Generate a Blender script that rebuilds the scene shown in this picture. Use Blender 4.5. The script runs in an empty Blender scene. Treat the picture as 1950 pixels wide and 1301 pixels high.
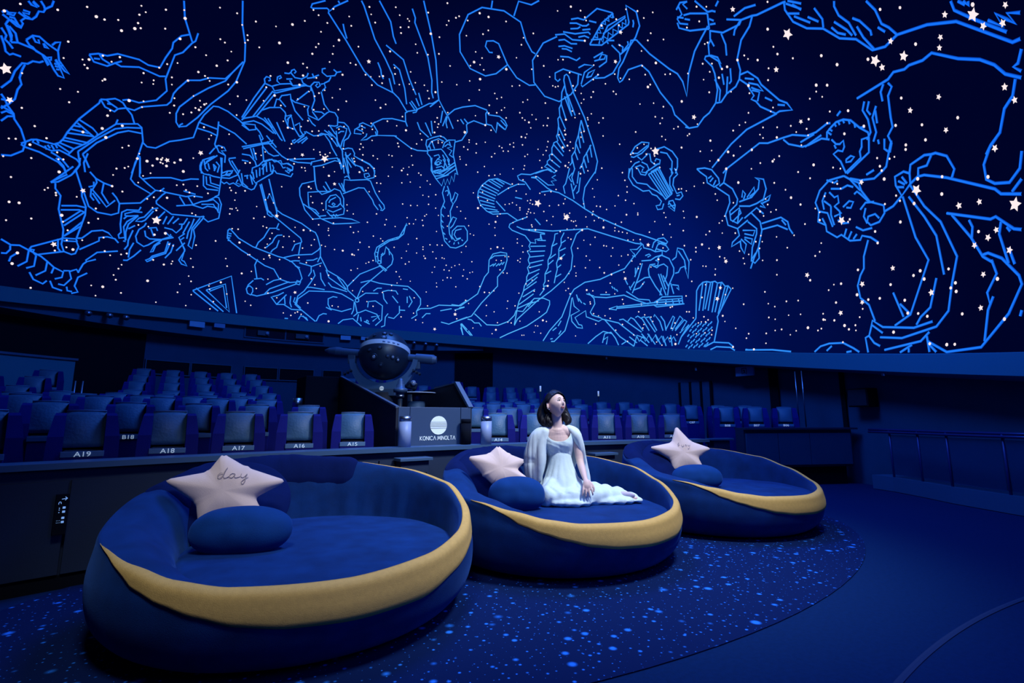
import bpy, bmesh, math, random
from math import sin, cos, pi, radians, atan2, sqrt, exp, hypot
from mathutils import Vector, Matrix, Euler, noise
random.seed(7)
SC = bpy.context.scene
COL = SC.collection

# ------------------------------------------------------------------ camera
YAW = radians(34.5); PITCH = math.atan(145/940)
cam_d = bpy.data.cameras.new('camera'); cam = bpy.data.objects.new('camera', cam_d); COL.objects.link(cam)
cam_d.sensor_width = 36; cam_d.lens = 36*940/1950; cam_d.clip_end = 100; cam_d.clip_start = .05
cam.location = (0, 0, 1.12); cam.rotation_euler = (pi/2+PITCH, 0, -YAW)
SC.camera = cam
RT = Vector((cos(YAW), -sin(YAW), 0)); FW = Vector((sin(YAW), cos(YAW), 0)); UP = Vector((0, 0, 1))

# ------------------------------------------------------------------ world, light, exposure
SC.view_settings.view_transform = 'Standard'; SC.view_settings.look = 'None'
SC.view_settings.exposure = 0; SC.view_settings.gamma = 1
w = bpy.data.worlds.new('world'); SC.world = w; w.use_nodes = True
w.node_tree.nodes['Background'].inputs[0].default_value = (0.01, 0.02, 0.08, 1)
w.node_tree.nodes['Background'].inputs[1].default_value = .3
def lamp(name, kind, loc, target, power, color, size=.3, spot=60, blend=.8):
    d = bpy.data.lights.new(name, kind); d.energy = power; d.color = color
    if kind == 'SPOT': d.spot_size = radians(spot); d.spot_blend = blend; d.shadow_soft_size = size
    if kind == 'AREA': d.shape = 'DISK'; d.size = size
    if kind == 'POINT': d.shadow_soft_size = size
    o = bpy.data.objects.new(name, d); COL.objects.link(o); o.location = loc
    o.rotation_euler = (Vector(target)-Vector(loc)).to_track_quat('-Z', 'Y').to_euler()
    return o
lamp('stage_spot', 'SPOT', (3.3, 1.0, 5.5), (3.3, 3.6, .5), 1500, (.84, .92, 1), .5, 66, .9)
lamp('stage_spot', 'SPOT', (-.2, 1.0, 4.6), (.7, 3.4, .4), 430, (.86, .93, 1), .5, 46, .9)
lamp('hall_fill', 'AREA', (3.6, 5.4, 7.9), (4.4, 7.6, 0), 520, (.05, .22, 1), 3.0)  # unseen blue area fill from above, for walls and seats
lamp('projector_fill', 'SPOT', (1.6, 1.2, 4.6), (2.9, 6.4, 1.3), 400, (.30, .55, 1), .3, 50, 1)  # added blue spot that lifts the projector, console and centre seats
lamp('front_fill', 'AREA', (2.3, -.45, 2.3), (2.9, 3.6, .1), 34, (.03, .16, 1), 2.0)  # added soft blue fill behind the camera, lifts the dark sofa undersides
lamp('hall_fill', 'AREA', (7.0, 2.6, 4.4), (7.6, 3.0, 0), 60, (.02, .16, 1), 1.5)  # added blue fill that brightens the right floor, no fixture hangs here

# ------------------------------------------------------------------ materials
MATS = {}
def mat(name, col, rough=.7, metal=0, sheen=0, bump=0, bscale=60, var=0, vscale=8, emit=None, es=1, spec=.5, alpha=1, coat=0, trans=0):
    if name in MATS: return MATS[name]
    m = bpy.data.materials.new(name); m.use_nodes = True; nt = m.node_tree
    b = nt.nodes['Principled BSDF']; c = (*col, 1)
    b.inputs['Base Color'].default_value = c; b.inputs['Roughness'].default_value = rough
    b.inputs['Metallic'].default_value = metal; b.inputs['Specular IOR Level'].default_value = spec
    b.inputs['Sheen Weight'].default_value = sheen; b.inputs['Sheen Roughness'].default_value = .4
    b.inputs['Coat Weight'].default_value = coat; b.inputs['Alpha'].default_value = alpha
    b.inputs['Transmission Weight'].default_value = trans
    if sheen: b.inputs['Sheen Tint'].default_value = (min(1, col[0]*2+.05), min(1, col[1]*2+.1), min(1, col[2]*1.5+.3), 1)
    tc = nt.nodes.new('ShaderNodeTexCoord')
    if var:
        n = nt.nodes.new('ShaderNodeTexNoise'); n.inputs['Scale'].default_value = vscale; n.inputs['Detail'].default_value = 5
        nt.links.new(tc.outputs['Object'], n.inputs['Vector'])
        r = nt.nodes.new('ShaderNodeMix'); r.data_type = 'RGBA'
        r.inputs[6].default_value = (*[x*(1-var) for x in col], 1); r.inputs[7].default_value = (*[min(1, x*(1+var)) for x in col], 1)
        nt.links.new(n.outputs['Fac'], r.inputs[0]); nt.links.new(r.outputs[2], b.inputs['Base Color'])
    if bump:
        n = nt.nodes.new('ShaderNodeTexNoise'); n.inputs['Scale'].default_value = bscale; n.inputs['Detail'].default_value = 3
        nt.links.new(tc.outputs['Object'], n.inputs['Vector'])
        bp = nt.nodes.new('ShaderNodeBump'); bp.inputs['Strength'].default_value = bump; bp.inputs['Distance'].default_value = .01
        nt.links.new(n.outputs['Fac'], bp.inputs['Height']); nt.links.new(bp.outputs['Normal'], b.inputs['Normal'])
    if emit: b.inputs['Emission Color'].default_value = (*emit, 1); b.inputs['Emission Strength'].default_value = es
    MATS[name] = m; return m
NAVY = mat('wall_fabric', (.02, .08, .17), .95, var=.15, vscale=3, bump=.2, bscale=90, spec=.1)
DARK = mat('dark_opening', (.004, .006, .014), .9, spec=.1)
BULK = mat('bulkhead_paint', (.022, .11, .21), .9, spec=.2)
BAND = mat('rim_band', (.04, .20, .30), .85, spec=.2)
PART = mat('partition_panel', (.008, .022, .065), .7, var=.1, vscale=4, bump=.1, bscale=120)
LEDGE = mat('ledge_laminate', (.05, .11, .22), .45)
CARPET = mat('hall_carpet', (.001, .020, .095), .95, var=.25, vscale=40, bump=.4, bscale=250, spec=.1)
STEPC = mat('step_carpet', (.006, .016, .075), .95, bump=.4, bscale=200, spec=.1)
VELVET = mat('blue_velvet', (.0012, .027, .145), .85, sheen=.5, var=.6, vscale=7, bump=.25, bscale=300, spec=.15)
VELVETD = mat('deep_blue_velvet', (.001, .008, .075), .9, sheen=.2, var=.3, vscale=7, bump=.25, bscale=300, spec=.1)
VELVETC = mat('cushion_velvet', (.0015, .038, .19), .85, sheen=.4, var=.25, vscale=8, bump=.25, bscale=300, spec=.15)
GOLD = mat('gold_fabric', (.60, .37, .105), .75, sheen=.1, var=.15, vscale=45, bump=.15, bscale=220, spec=.3)
STARF = mat('pink_plush', (.76, .59, .55), .95, sheen=.3, var=.07, vscale=12, bump=.12, bscale=200, spec=.1)
THREAD = mat('embroidery_thread', (.36, .29, .30), .8)
POD = mat('seat_shell_fabric', (.006, .008, .17), .8, bump=.2, bscale=200, spec=.2, sheen=.1)
LEATHER = mat('seat_leather', (.05, .13, .23), .5, bump=.3, bscale=45, spec=.4)
SEATDK = mat('seat_gap', (.004, .006, .02), .9)
PIPING = mat('seat_piping', (.12, .18, .32), .5)
PLATE = mat('number_plate', (.10, .2, .37), .5)
WHITE = mat('white_lettering', (.75, .85, .95), .6, emit=(.6, .8, 1), es=.35)  # slight emission added; the letters and post tips are no lamps
WHITE2 = mat('console_lettering', (.8, .86, .88), .6, emit=(.7, .85, 1), es=.25)
CONS = mat('console_front_metal', (.04, .075, .16), .5, spec=.4)
CONSD = mat('console_side', (.008, .012, .03), .7)
CONSE = mat('console_edge', (.08, .12, .2), .5)
BLACK = mat('black_gloss', (.010, .022, .05), .4, spec=.5)
METAL = mat('brushed_steel', (.4, .46, .6), .35, metal=1)
LAV = mat('post_enamel', (.28, .36, .62), .45)
STEELB = mat('blue_grey_metal', (.05, .10, .2), .45, metal=.3)
GLASS = mat('lens_glass', (.3, .4, .6), .1, spec=1, coat=1)
SILV = mat('white_band', (.62, .7, .8), .4)
SIGN = mat('sign_panel', (.16, .32, .6), .6)
BOXL = mat('pale_box', (.25, .5, .8), .6)
SKIN = mat('skin', (.80, .56, .52), .5, spec=.3, bump=.02)
HAIR = mat('black_hair', (.010, .008, .012), .5, spec=.35, bump=.08, bscale=160)
DRESS = mat('white_chiffon', (.66, .80, .86), .85, sheen=.2, bump=.15, bscale=60, spec=.2)
CAPE = mat('white_knit', (.70, .80, .84), .9, sheen=.2, bump=.05, bscale=300, spec=.1)
LIP = mat('lip_rose', (.42, .12, .13), .45)
EYEW = mat('eye_white', (.75, .75, .78), .3)
EYEB = mat('eye_dark', (.01, .008, .008), .2, spec=.8)
SOLE = mat('sheer_stocking', (.60, .52, .66), .7)
TAGW = mat('lit_symbol', (.3, .5, .9), .5, emit=(.25, .5, 1), es=.55)

def emis(name, c, s):
    m = bpy.data.materials.new(name); m.use_nodes = True; nt = m.node_tree; nt.nodes.clear()
    e = nt.nodes.new('ShaderNodeEmission'); o = nt.nodes.new('ShaderNodeOutputMaterial')
    e.inputs[0].default_value = (*c, 1); e.inputs[1].default_value = s; nt.links.new(e.outputs[0], o.inputs[0])
    m.cycles.emission_sampling = 'NONE'; return m
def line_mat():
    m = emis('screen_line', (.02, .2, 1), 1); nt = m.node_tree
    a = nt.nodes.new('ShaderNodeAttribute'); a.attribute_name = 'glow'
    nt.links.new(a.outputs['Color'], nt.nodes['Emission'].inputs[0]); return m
LINE = line_mat()
STARM = emis('screen_star', (1, .86, .88), 1.0)
GLOWC = Vector((5.2, 5.0, .5))
def dome_mat():
    m = emis('screen_sky', (0, .005, .15), 1); m.cycles.emission_sampling = 'AUTO'; nt = m.node_tree
    tc = nt.nodes.new('ShaderNodeTexCoord'); sb = nt.nodes.new('ShaderNodeVectorMath'); sb.operation = 'SUBTRACT'
    nt.links.new(tc.outputs['Object'], sb.inputs[0]); sb.inputs[1].default_value = GLOWC
    ml = nt.nodes.new('ShaderNodeVectorMath'); ml.operation = 'MULTIPLY'; nt.links.new(sb.outputs[0], ml.inputs[0]); ml.inputs[1].default_value = (1, 1, 1.25)
    ln = nt.nodes.new('ShaderNodeVectorMath'); ln.operation = 'LENGTH'; nt.links.new(ml.outputs[0], ln.inputs[0])
    d = nt.nodes.new('ShaderNodeMath'); d.operation = 'DIVIDE'; nt.links.new(ln.outputs['Value'], d.inputs[0]); d.inputs[1].default_value = 14
    r = nt.nodes.new('ShaderNodeValToRGB'); cr = r.color_ramp; cr.interpolation = 'EASE'
    cr.elements[0].position = .1; cr.elements[0].color = (0, .0105, .185, 1)
    cr.elements[1].position = .97; cr.elements[1].color = (0, .0004, .005, 1)
    for p, c in ((.36, (0, .0080, .140, 1)), (.52, (0, .0036, .062, 1)), (.72, (0, .0010, .020, 1))):
        e = cr.elements.new(p); e.color = c
    nt.links.new(d.outputs['Value'], r.inputs[0]); nt.links.new(r.outputs[0], nt.nodes['Emission'].inputs[0])
    return m

# ------------------------------------------------------------------ helpers
def tag(o, label=None, cat=None, group=None, kind=None):
    if label: o['label'] = label
    if cat: o['category'] = cat
    if group: o['group'] = group
    if kind: o['kind'] = kind
    return o
def empty(name, loc=(0, 0, 0), rz=0, label=None, cat=None, group=None, parent=None):
    o = bpy.data.objects.new(name, None); COL.objects.link(o); o.empty_display_size = .1
    o.location = loc; o.rotation_euler = (0, 0, rz); o.parent = parent
    return tag(o, label, cat, group)
def mobj(name, me, m, parent=None, loc=None, smooth=False):
    if m is not None and not me.materials: me.materials.append(m)
    if smooth:
        for p in me.polygons: p.use_smooth = True
    o = bpy.data.objects.new(name, me); COL.objects.link(o); o.parent = parent
    if loc is not None: o.location = loc
    return o
def mesh(verts, faces, smooth=False):
    me = bpy.data.meshes.new('m'); me.from_pydata([tuple(v) for v in verts], [], faces); me.update()
    if smooth:
        for p in me.polygons: p.use_smooth = True
    return me
def fromdata(name, verts, faces, m, parent=None, smooth=False, loc=None):
    return mobj(name, mesh(verts, faces, smooth), m, parent, loc)
def frombm(name, bm, m, parent=None, smooth=False, loc=None):
    me = bpy.data.meshes.new('m'); bmesh.ops.recalc_face_normals(bm, faces=bm.faces[:]); bm.to_mesh(me); bm.free()
    return mobj(name, me, m, parent, loc, smooth)
def box(bm, c, s, bevel=0, rot=None, seg=2):
    r = bmesh.ops.create_cube(bm, size=1); vs = r['verts']
    bmesh.ops.scale(bm, vec=s, verts=vs)
    if bevel:
        es = list({e for v in vs for e in v.link_edges})
        q = bmesh.ops.bevel(bm, geom=es, offset=bevel, segments=seg, affect='EDGES', profile=.5)
        vs = list({v for f in q['faces'] for v in f.verts} | {v for v in vs if v.is_valid})
    if rot: bmesh.ops.rotate(bm, cent=(0, 0, 0), matrix=Euler(rot).to_matrix(), verts=vs)
    bmesh.ops.translate(bm, vec=c, verts=vs); return vs
def boxo(name, c, s, m, parent=None, bevel=.004, rot=None, smooth=False):
    bm = bmesh.new(); box(bm, c, s, bevel, rot); return frombm(name, bm, m, parent, smooth)
def cyl(bm, p0, p1, r0, r1=None, seg=20, cap=True):
    r1 = r0 if r1 is None else r1; p0 = Vector(p0); p1 = Vector(p1); d = p1-p0
    r = bmesh.ops.create_cone(bm, segments=seg, radius1=r0, radius2=r1, depth=d.length, cap_ends=cap)
    M = Matrix.Translation((p0+p1)/2) @ d.to_track_quat('Z', 'Y').to_matrix().to_4x4()
    bmesh.ops.transform(bm, matrix=M, verts=r['verts']); return r['verts']
def lathe(prof, seg=32, axis=None):
    vs = []; fs = []; n = len(prof)
    for i in range(seg):
        a = 2*pi*i/seg
        for r, z in prof: vs.append((r*cos(a), r*sin(a), z))
    for i in range(seg):
        j = (i+1) % seg
        for k in range(n-1): fs.append((i*n+k, j*n+k, j*n+k+1, i*n+k+1))
    return vs, fs
def tube(bm, pts, rad, seg=8, closed=False):
    pts = [Vector(p) for p in pts]; n = len(pts); rings = []
    up = Vector((0, 0, 1))
    for i, p in enumerate(pts):
        t = (pts[min(i+1, n-1)]-pts[max(i-1, 0)]).normalized()
        a = t.cross(up)
        if a.length < .05: a = t.cross(Vector((0, 1, 0)))
        a.normalize(); b = a.cross(t).normalized()
        r = rad[i] if isinstance(rad, (list, tuple)) else rad
        rings.append([bm.verts.new(p+a*r*cos(2*pi*k/seg)+b*r*sin(2*pi*k/seg)) for k in range(seg)])
    for i in range(n-1):
        for k in range(seg): bm.faces.new((rings[i][k], rings[i][(k+1) % seg], rings[i+1][(k+1) % seg], rings[i+1][k]))
    bm.faces.new(rings[0][::-1]); bm.faces.new(rings[-1])
def interp(tab, x):
    if x <= tab[0][0]: return tab[0][1:]
    for a, b in zip(tab, tab[1:]):
        if x <= b[0]:
            t = (x-a[0])/(b[0]-a[0]); t = t*t*(3-2*t)*.5+t*.5
            return tuple(u+(v-u)*t for u, v in zip(a[1:], b[1:]))
    return tab[-1][1:]
def catmull(P, n):
    out = []
    for i in range(len(P)-1):
        p0 = P[max(i-1, 0)]; p1 = P[i]; p2 = P[i+1]; p3 = P[min(i+2, len(P)-1)]
        for k in range(n):
            t = k/n
            out.append(tuple(.5*((2*b)+(-a+c)*t+(2*a-5*b+4*c-d)*t*t+(-a+3*b-3*c+d)*t**3) for a, b, c, d in zip(p0, p1, p2, p3)))
    out.append(tuple(P[-1])); return out
def ribbon2d(polys, wd):
    vs = []; fs = []
    for pl in polys:
        for (x0, y0), (x1, y1) in zip(pl, pl[1:]):
            d = hypot(x1-x0, y1-y0) or 1e-6; ux, uy = (x1-x0)/d*wd/2, (y1-y0)/d*wd/2
            k = len(vs); x0 -= ux*.6; y0 -= uy*.6; x1 += ux*.6; y1 += uy*.6
            vs += [(x0-uy, y0+ux), (x0+uy, y0-ux), (x1+uy, y1-ux), (x1-uy, y1+ux)]; fs.append((k, k+1, k+2, k+3))
    return vs, fs
_tx = {}
def text_mesh(s, size, ext=.0015):
    if (s, size) in _tx: return _tx[(s, size)]
    cu = bpy.data.curves.new('t', 'FONT'); cu.body = s; cu.size = size; cu.align_x = 'CENTER'; cu.align_y = 'CENTER'; cu.extrude = ext
    cu.resolution_u = 3
    o = bpy.data.objects.new('t', cu); COL.objects.link(o)
    me = bpy.data.meshes.new_from_object(o.evaluated_get(bpy.context.evaluated_depsgraph_get()))
    bpy.data.objects.remove(o); _tx[(s, size)] = me; return me
def evalmesh(o):
    me = bpy.data.meshes.new_from_object(o.evaluated_get(bpy.context.evaluated_depsgraph_get())); return me

# ------------------------------------------------------------------ dome and its picture
DC = Vector((2.4, 6.48, 2.59)); DR = 7.5; TILT = math.atan(.146)
DV = Vector((0, cos(TILT), sin(TILT))); DN = Vector((0, -sin(TILT), cos(TILT))); DX = Vector((1, 0, 0))
def dome_pt(lon, lat, r=DR):
    lon = radians(lon); lat = radians(lat)
    return (DX*cos(lon)*cos(lat)+DV*sin(lon)*cos(lat)+DN*sin(lat))*r
def rimz(x, y): return DC.z+.146*(y-DC.y)
vs = []; fs = []; NL = 120; NA = 30
for j in range(NA):
    for i in range(NL): vs.append(dome_pt(360*i/NL, 90*j/NA))
vs.append(dome_pt(0, 90))
for j in range(NA-1):
    for i in range(NL):
        k = (i+1) % NL; fs.append((j*NL+k, j*NL+i, (j+1)*NL+i, (j+1)*NL+k))
for i in range(NL): fs.append(((NA-1)*NL+(i+1) % NL, (NA-1)*NL+i, NA*NL))
dome = fromdata('ceiling', vs, fs, dome_mat(), None, True, DC)
tag(dome, 'dark blue planetarium dome screen filled with glowing constellation drawings', kind='structure')

FIGS={
'winged horse and bird at the upper left edge':"6917,1851 6907,1817 6927,1782 6925,1759 6949,1747 6944,1712 6953,1685 6990,1668 6999,1642 6982,1634 6977,1605 7001,1602 7056,1611 7101,1616;7025,1701 6989,1713 6985,1700 7017,1689 6999,1681 6971,1686 6984,1672 7039,1676;7033,1764 7005,1755 6972,1760 7008,1773;7012,1779 6965,1770;6977,1806 6943,1791 6930,1780;7110,1624 7094,1645 7077,1643 7048,1664 7048,1645 7086,1632;7064,1624 7037,1634 6999,1613;7050,1615 7017,1615 6981,1611;7056,1611 7056,1577 7020,1551 6982,1515;7048,1578 6996,1539 6980,1502;7036,1578 6984,1561 6950,1522;7066,1547 7020,1523 7014,1498 6985,1490 6952,1474;7043,1507 7002,1469 6977,1438 6950,1432 6937,1447 6892,1455;6979,1501 6945,1521 6859,1534 6796,1530 6738,1487 6734,1495 6773,1520;6916,1559 6884,1541 6863,1541 6835,1530 6787,1530 6747,1521 6691,1480 6653,1458 6615,1463 6671,1512 6713,1541;6916,1559 6898,1603 6863,1618 6807,1606 6726,1598 6693,1549 6598,1502 6632,1505 6679,1527 6715,1545;6775,1612 6767,1637 6742,1656 6728,1602;6895,1597 6866,1578 6843,1583 6861,1600;6824,1595 6781,1583 6805,1578 6824,1595;6760,1528 6742,1544 6735,1523;6710,1518 6693,1519;6699,1505 6677,1509;6683,1490 6664,1497;6683,1535 6675,1545;6665,1526 6656,1536;6770,1497 6786,1478 6822,1465 6840,1435 6868,1423 6881,1358 6876,1296 6904,1229;6851,1423 6850,1386 6841,1335 6815,1303 6821,1262 6811,1202 6829,1160 6857,1113;6890,1196 6859,1176 6831,1145 6784,1114 6769,1085 6715,1042 6663,968 6661,912 6713,857 6764,840;6863,1128 6806,1121 6775,1100;6847,1087 6826,1111 6794,1109;6830,1041 6808,1084 6778,1099;6878,1166 6846,1174",
'striding warrior with banded legs':"6685,953 6638,1002 6610,1015 6507,1027 6481,1049;6684,949 6658,941 6571,942 6449,920 6404,893 6382,861;6627,1004 6626,989 6508,978 6466,1001 6421,995 6398,990 6348,981 6320,961 6320,946 6339,889;6610,1015 6592,995;6509,968 6470,960 6427,943 6378,908;6481,1049 6467,1084 6459,1137 6423,1255 6347,1414 6349,1440;6350,1442 6317,1456 6263,1491 6233,1492 6201,1487 6165,1462 6112,1433 6072,1381;6350,1442 6301,1406 6231,1403 6218,1431 6198,1444;6313,1458 6283,1446 6224,1435;6298,1434 6272,1442;6213,1503 6177,1526 6099,1538 5990,1610 5945,1709 5993,1785 6012,1976 5965,2023 5934,2118 5917,2144 5930,2205;6198,1444 6166,1463 6108,1472 6069,1518 5902,1611 5883,1648 5889,1712 5875,1758 5831,1852 5735,1896 5671,1946 5540,1996 5505,2061 5450,2183;6179,2346 6093,2247 5939,2127;6550,1681 6500,1717 6443,1733 6387,1781 6236,1820 6157,1817 6088,1837 6070,1846 6067,1925 6056,2009 6071,2051 6040,2124 5984,2166;6550,1681 6500,1653 6410,1671 6372,1716 6338,1750;6496,1718 6459,1697 6401,1694;6511,1673 6475,1689;6372,1716 6325,1715 6210,1772 6043,1783 6002,1803;5727,2589 5613,2435 5501,2312 5440,2193 5440,2012 5476,1916 5575,1759 5639,1617 5701,1517 5753,1490 5786,1516 5810,1579 5805,1638 5734,1760 5647,1867 5532,1980 5505,2061;5752,1485 5749,1509 5733,1527;6421,1250 6322,1231 6276,1205 6283,1197;6424,1224 6294,1176;6441,1196 6396,1207;6448,1167 6334,1186;6458,1133 6295,1179;6462,1096 6312,1121;6468,1074 6339,1095;6477,1050 6385,1045;6493,1035 6400,1009;6405,997 6385,1045 6327,1111 6271,1202 6190,1322 6189,1360;6191,1324 6049,1388 6013,1374 5969,1278 5968,1180;6356,1038 6273,1170 6182,1289 6109,1332 6011,1370;6356,1038 6331,982 6316,948;6323,1031 6264,1143 6156,1269 6092,1313 5998,1332;6323,1031 6291,998 6257,956;6293,1049 6298,975 6272,914;5966,1269 5929,1251 5866,1265 5783,1353 5709,1394 5616,1453 5614,1581 5595,1658 5547,1753 5502,1765 5412,1760 5284,1725 5177,1679 5120,1705;5616,1586 5521,1588 5443,1589;5610,1536 5500,1544 5438,1538;5460,1653 5434,1545 5431,1464 5411,1435;5450,1627 5294,1608 5164,1556;6555,996 6537,975;6542,1007 6521,992;6521,1016 6496,993;6500,1030 6481,1009;5968,1180 5968,1148 5974,1014;5957,1163 5915,1035;6454,769 6413,788 6349,862 6330,904 6319,944 6330,1000;6454,769 6427,808 6386,873 6353,925;6469,943 6412,907 6386,873;6451,775 6373,858;6426,774 6417,738 6375,699 6366,603 6310,467 6304,409;6330,904 6261,788 6248,737 6207,669 6199,610 6220,426;6250,782 6191,679 6128,652 6035,659 5990,688 5999,761 6029,799 6065,827;6244,927 6195,894 6136,879 6080,875;6300,1012 6284,988;6290,996 6256,953;6195,894 6181,868 6195,806 6139,763 6078,709 6033,776;6136,879 6131,802 6070,738;6201,866 6194,837 6224,817;6205,813 6195,754 6168,732;6189,782 6125,720;6356,631 6265,660 6206,664;6353,601 6243,635 6207,628;6317,525 6233,630;6312,496 6207,628;6288,433 6204,527;6298,421 6205,557;6304,409 6311,398 6473,301 6482,283 6443,250 6300,304 6284,310;6330,393 6320,327 6300,304;6304,409 6304,360 6281,311 6233,300 6210,312 6197,366 6216,402 6296,387;6300,406 6223,420 6212,403;6478,281 6455,283 6460,265;6220,426 6187,435 6135,503 6068,528 6026,518 5947,458 5975,484 6029,486 6080,467 6076,442 6190,347;5941,393 6074,352 6137,278 6131,267 6075,297;6131,267 6150,245 6174,174",
'scorpion tail by the left rim':"6646,311 6587,285 6540,294 6484,273 6411,247 6368,218 6324,184 6264,161 6268,121 6310,102;6590,280 6586,254 6604,224 6632,220;6547,237 6576,206 6582,173;6484,273 6485,193 6532,151;6438,246 6440,170 6483,147;6368,218 6371,150 6424,107;6324,184 6334,138;6461,123 6433,77 6376,55 6355,81;6265,171 6229,178 6210,122 6249,65 6286,69;6225,174 6186,197 6170,174;6336,84 6315,39 6257,24;6232,58 6225,29 6196,27;6116,182 6170,139 6184,71 6159,29 6199,13",
'severed head with snake hair':"5967,1145 5973,1099 5969,970 5930,940 5802,904 5776,942 5839,971 5914,1011 5951,1151;5886,999 5833,1029 5691,1078 5601,1083 5539,1118 5477,1136;5999,761 5859,810 5823,866 5776,942;5776,942 5741,948 5718,980;5738,955 5700,950 5539,963 5495,985 5410,996;5570,1003 5472,1004;5696,951 5719,921 5751,860 5745,840 5617,786 5395,824 5365,838;5590,950 5534,891;5523,965 5474,915;5597,865 5478,908 5412,957 5366,976 5309,1028 5281,1031 5247,979 5244,852 5324,798 5373,824;5478,908 5389,903 5356,931 5284,939 5253,898;5366,976 5320,1001 5269,973 5262,914;5407,934 5312,961 5282,927;5848,780 5856,750 5938,729 5969,700 5960,606 5944,545 5958,520 5949,496 5914,510;5830,741 5890,729 5945,696 5942,681 5901,688;5865,698 5919,639 5934,591 5904,480 5919,482;5852,707 5906,621 5913,554 5902,491;5946,653 5928,680 5852,707;5725,808 5766,788 5808,709 5843,688 5861,657 5819,667 5798,684 5753,775;5670,794 5704,733 5722,722;5648,760 5664,687;5599,774 5630,696;5556,768 5592,712;5491,786 5511,728 5546,719;5438,795 5445,745 5463,670 5464,611;5470,762 5502,648;5785,665 5794,635 5826,599 5839,540 5822,495 5770,471 5739,492 5697,536 5566,597;5784,601 5770,558 5738,543 5651,559 5578,606;5763,627 5707,647 5693,623;5743,626 5713,572;5649,662 5588,661 5553,641 5520,690 5522,731;5633,627 5597,601 5591,620;5393,813 5439,711 5435,629 5444,556 5409,534 5406,648 5426,703 5375,806 5365,838;5487,652 5526,607 5498,567 5462,505 5496,415 5470,385 5427,376 5453,412 5475,419 5464,516 5512,587 5486,617;5650,554 5696,497 5716,436 5697,446 5686,499 5656,529;5600,554 5610,460 5696,407 5712,381 5739,364 5727,353 5701,372 5690,397 5603,450 5583,547;5473,573 5528,490;5556,541 5566,470 5602,410;5866,582 5884,496 5881,453 5899,416;5844,484 5863,424 5862,359;5895,330 5868,334 5827,378 5784,439;5900,584 5859,623",
'lion skin and club with curled fire':"5422,1432 5450,1369;5417,1457 5379,1411 5317,1402;5419,1444 5396,1464 5347,1464 5323,1442 5361,1429 5317,1402 5305,1340;5402,1367 5488,1302 5488,1243 5468,1190;5382,1380 5443,1306 5467,1268;5350,1373 5303,1244;5420,1349 5457,1295;5438,1290 5414,1245;5394,1299 5369,1248;5494,1285 5496,1249 5487,1217 5452,1193 5402,1198;5477,1303 5448,1242 5421,1227;5393,1296 5366,1281 5373,1243;5378,1325 5342,1301 5343,1240;5414,1200 5367,1197 5310,1203;5339,1374 5302,1218 5286,1053 5315,1027;5449,1182 5427,1095 5394,1075 5301,1091;5425,1178 5404,1114 5299,1110;5394,1188 5374,1135 5299,1134;5305,1205 5232,1221 5172,1270 5161,1322;5272,1239 5259,1280 5224,1284 5238,1244 5272,1239;5291,1173 5265,1163 5246,1181 5220,1170 5189,1192 5137,1176 5112,1196 5167,1198 5157,1232;5181,1460 5109,1471 5048,1434 5026,1398;5167,1409 5107,1416;5051,1321 5057,1370 5004,1411 4977,1456 4921,1491 4856,1498 4813,1485 4778,1451 4755,1463;4787,1486 4738,1506 4686,1488 4684,1451 4736,1443;4980,1418 4938,1455;4885,1452 4865,1426 4872,1373;4947,1440 4971,1383;5121,1534 5066,1454;5097,1542 5039,1450;5017,1580 4971,1458;5280,1381 5251,1345 5161,1270 5131,1227 5102,1190 5021,1176 4999,1193 4985,1250;5282,1386 5224,1412;5253,1377 5168,1300;5307,1244 5265,1277 5219,1298 5225,1270 5301,1221;5111,1279 5076,1296;5086,1286 5078,1262;5141,1296 5108,1214 5057,1190;5065,1306 5031,1276 4998,1246 4944,1301 4866,1376 4860,1411;5056,1295 5020,1227;5046,1337 5019,1280;5020,1365 4997,1299;4993,1393 4975,1319;4966,1421 4946,1340;4948,1459 4920,1374;4916,1468 4882,1385;4895,1494 4871,1482 4815,1511 4794,1483 4755,1501 4695,1490 4682,1467 4710,1432;4967,1453 4896,1501;4852,1407 4827,1387 4758,1393 4687,1391 4674,1428;4746,1463 4686,1452;4753,1434 4707,1419",
'triangle figure above the left rim':"5354,170 5057,353 4975,12;5354,170 5342,158 5132,12;5331,196 5088,12;5249,190 5098,271 5038,15 5249,190;5221,183 5113,249 5064,50",
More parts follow.
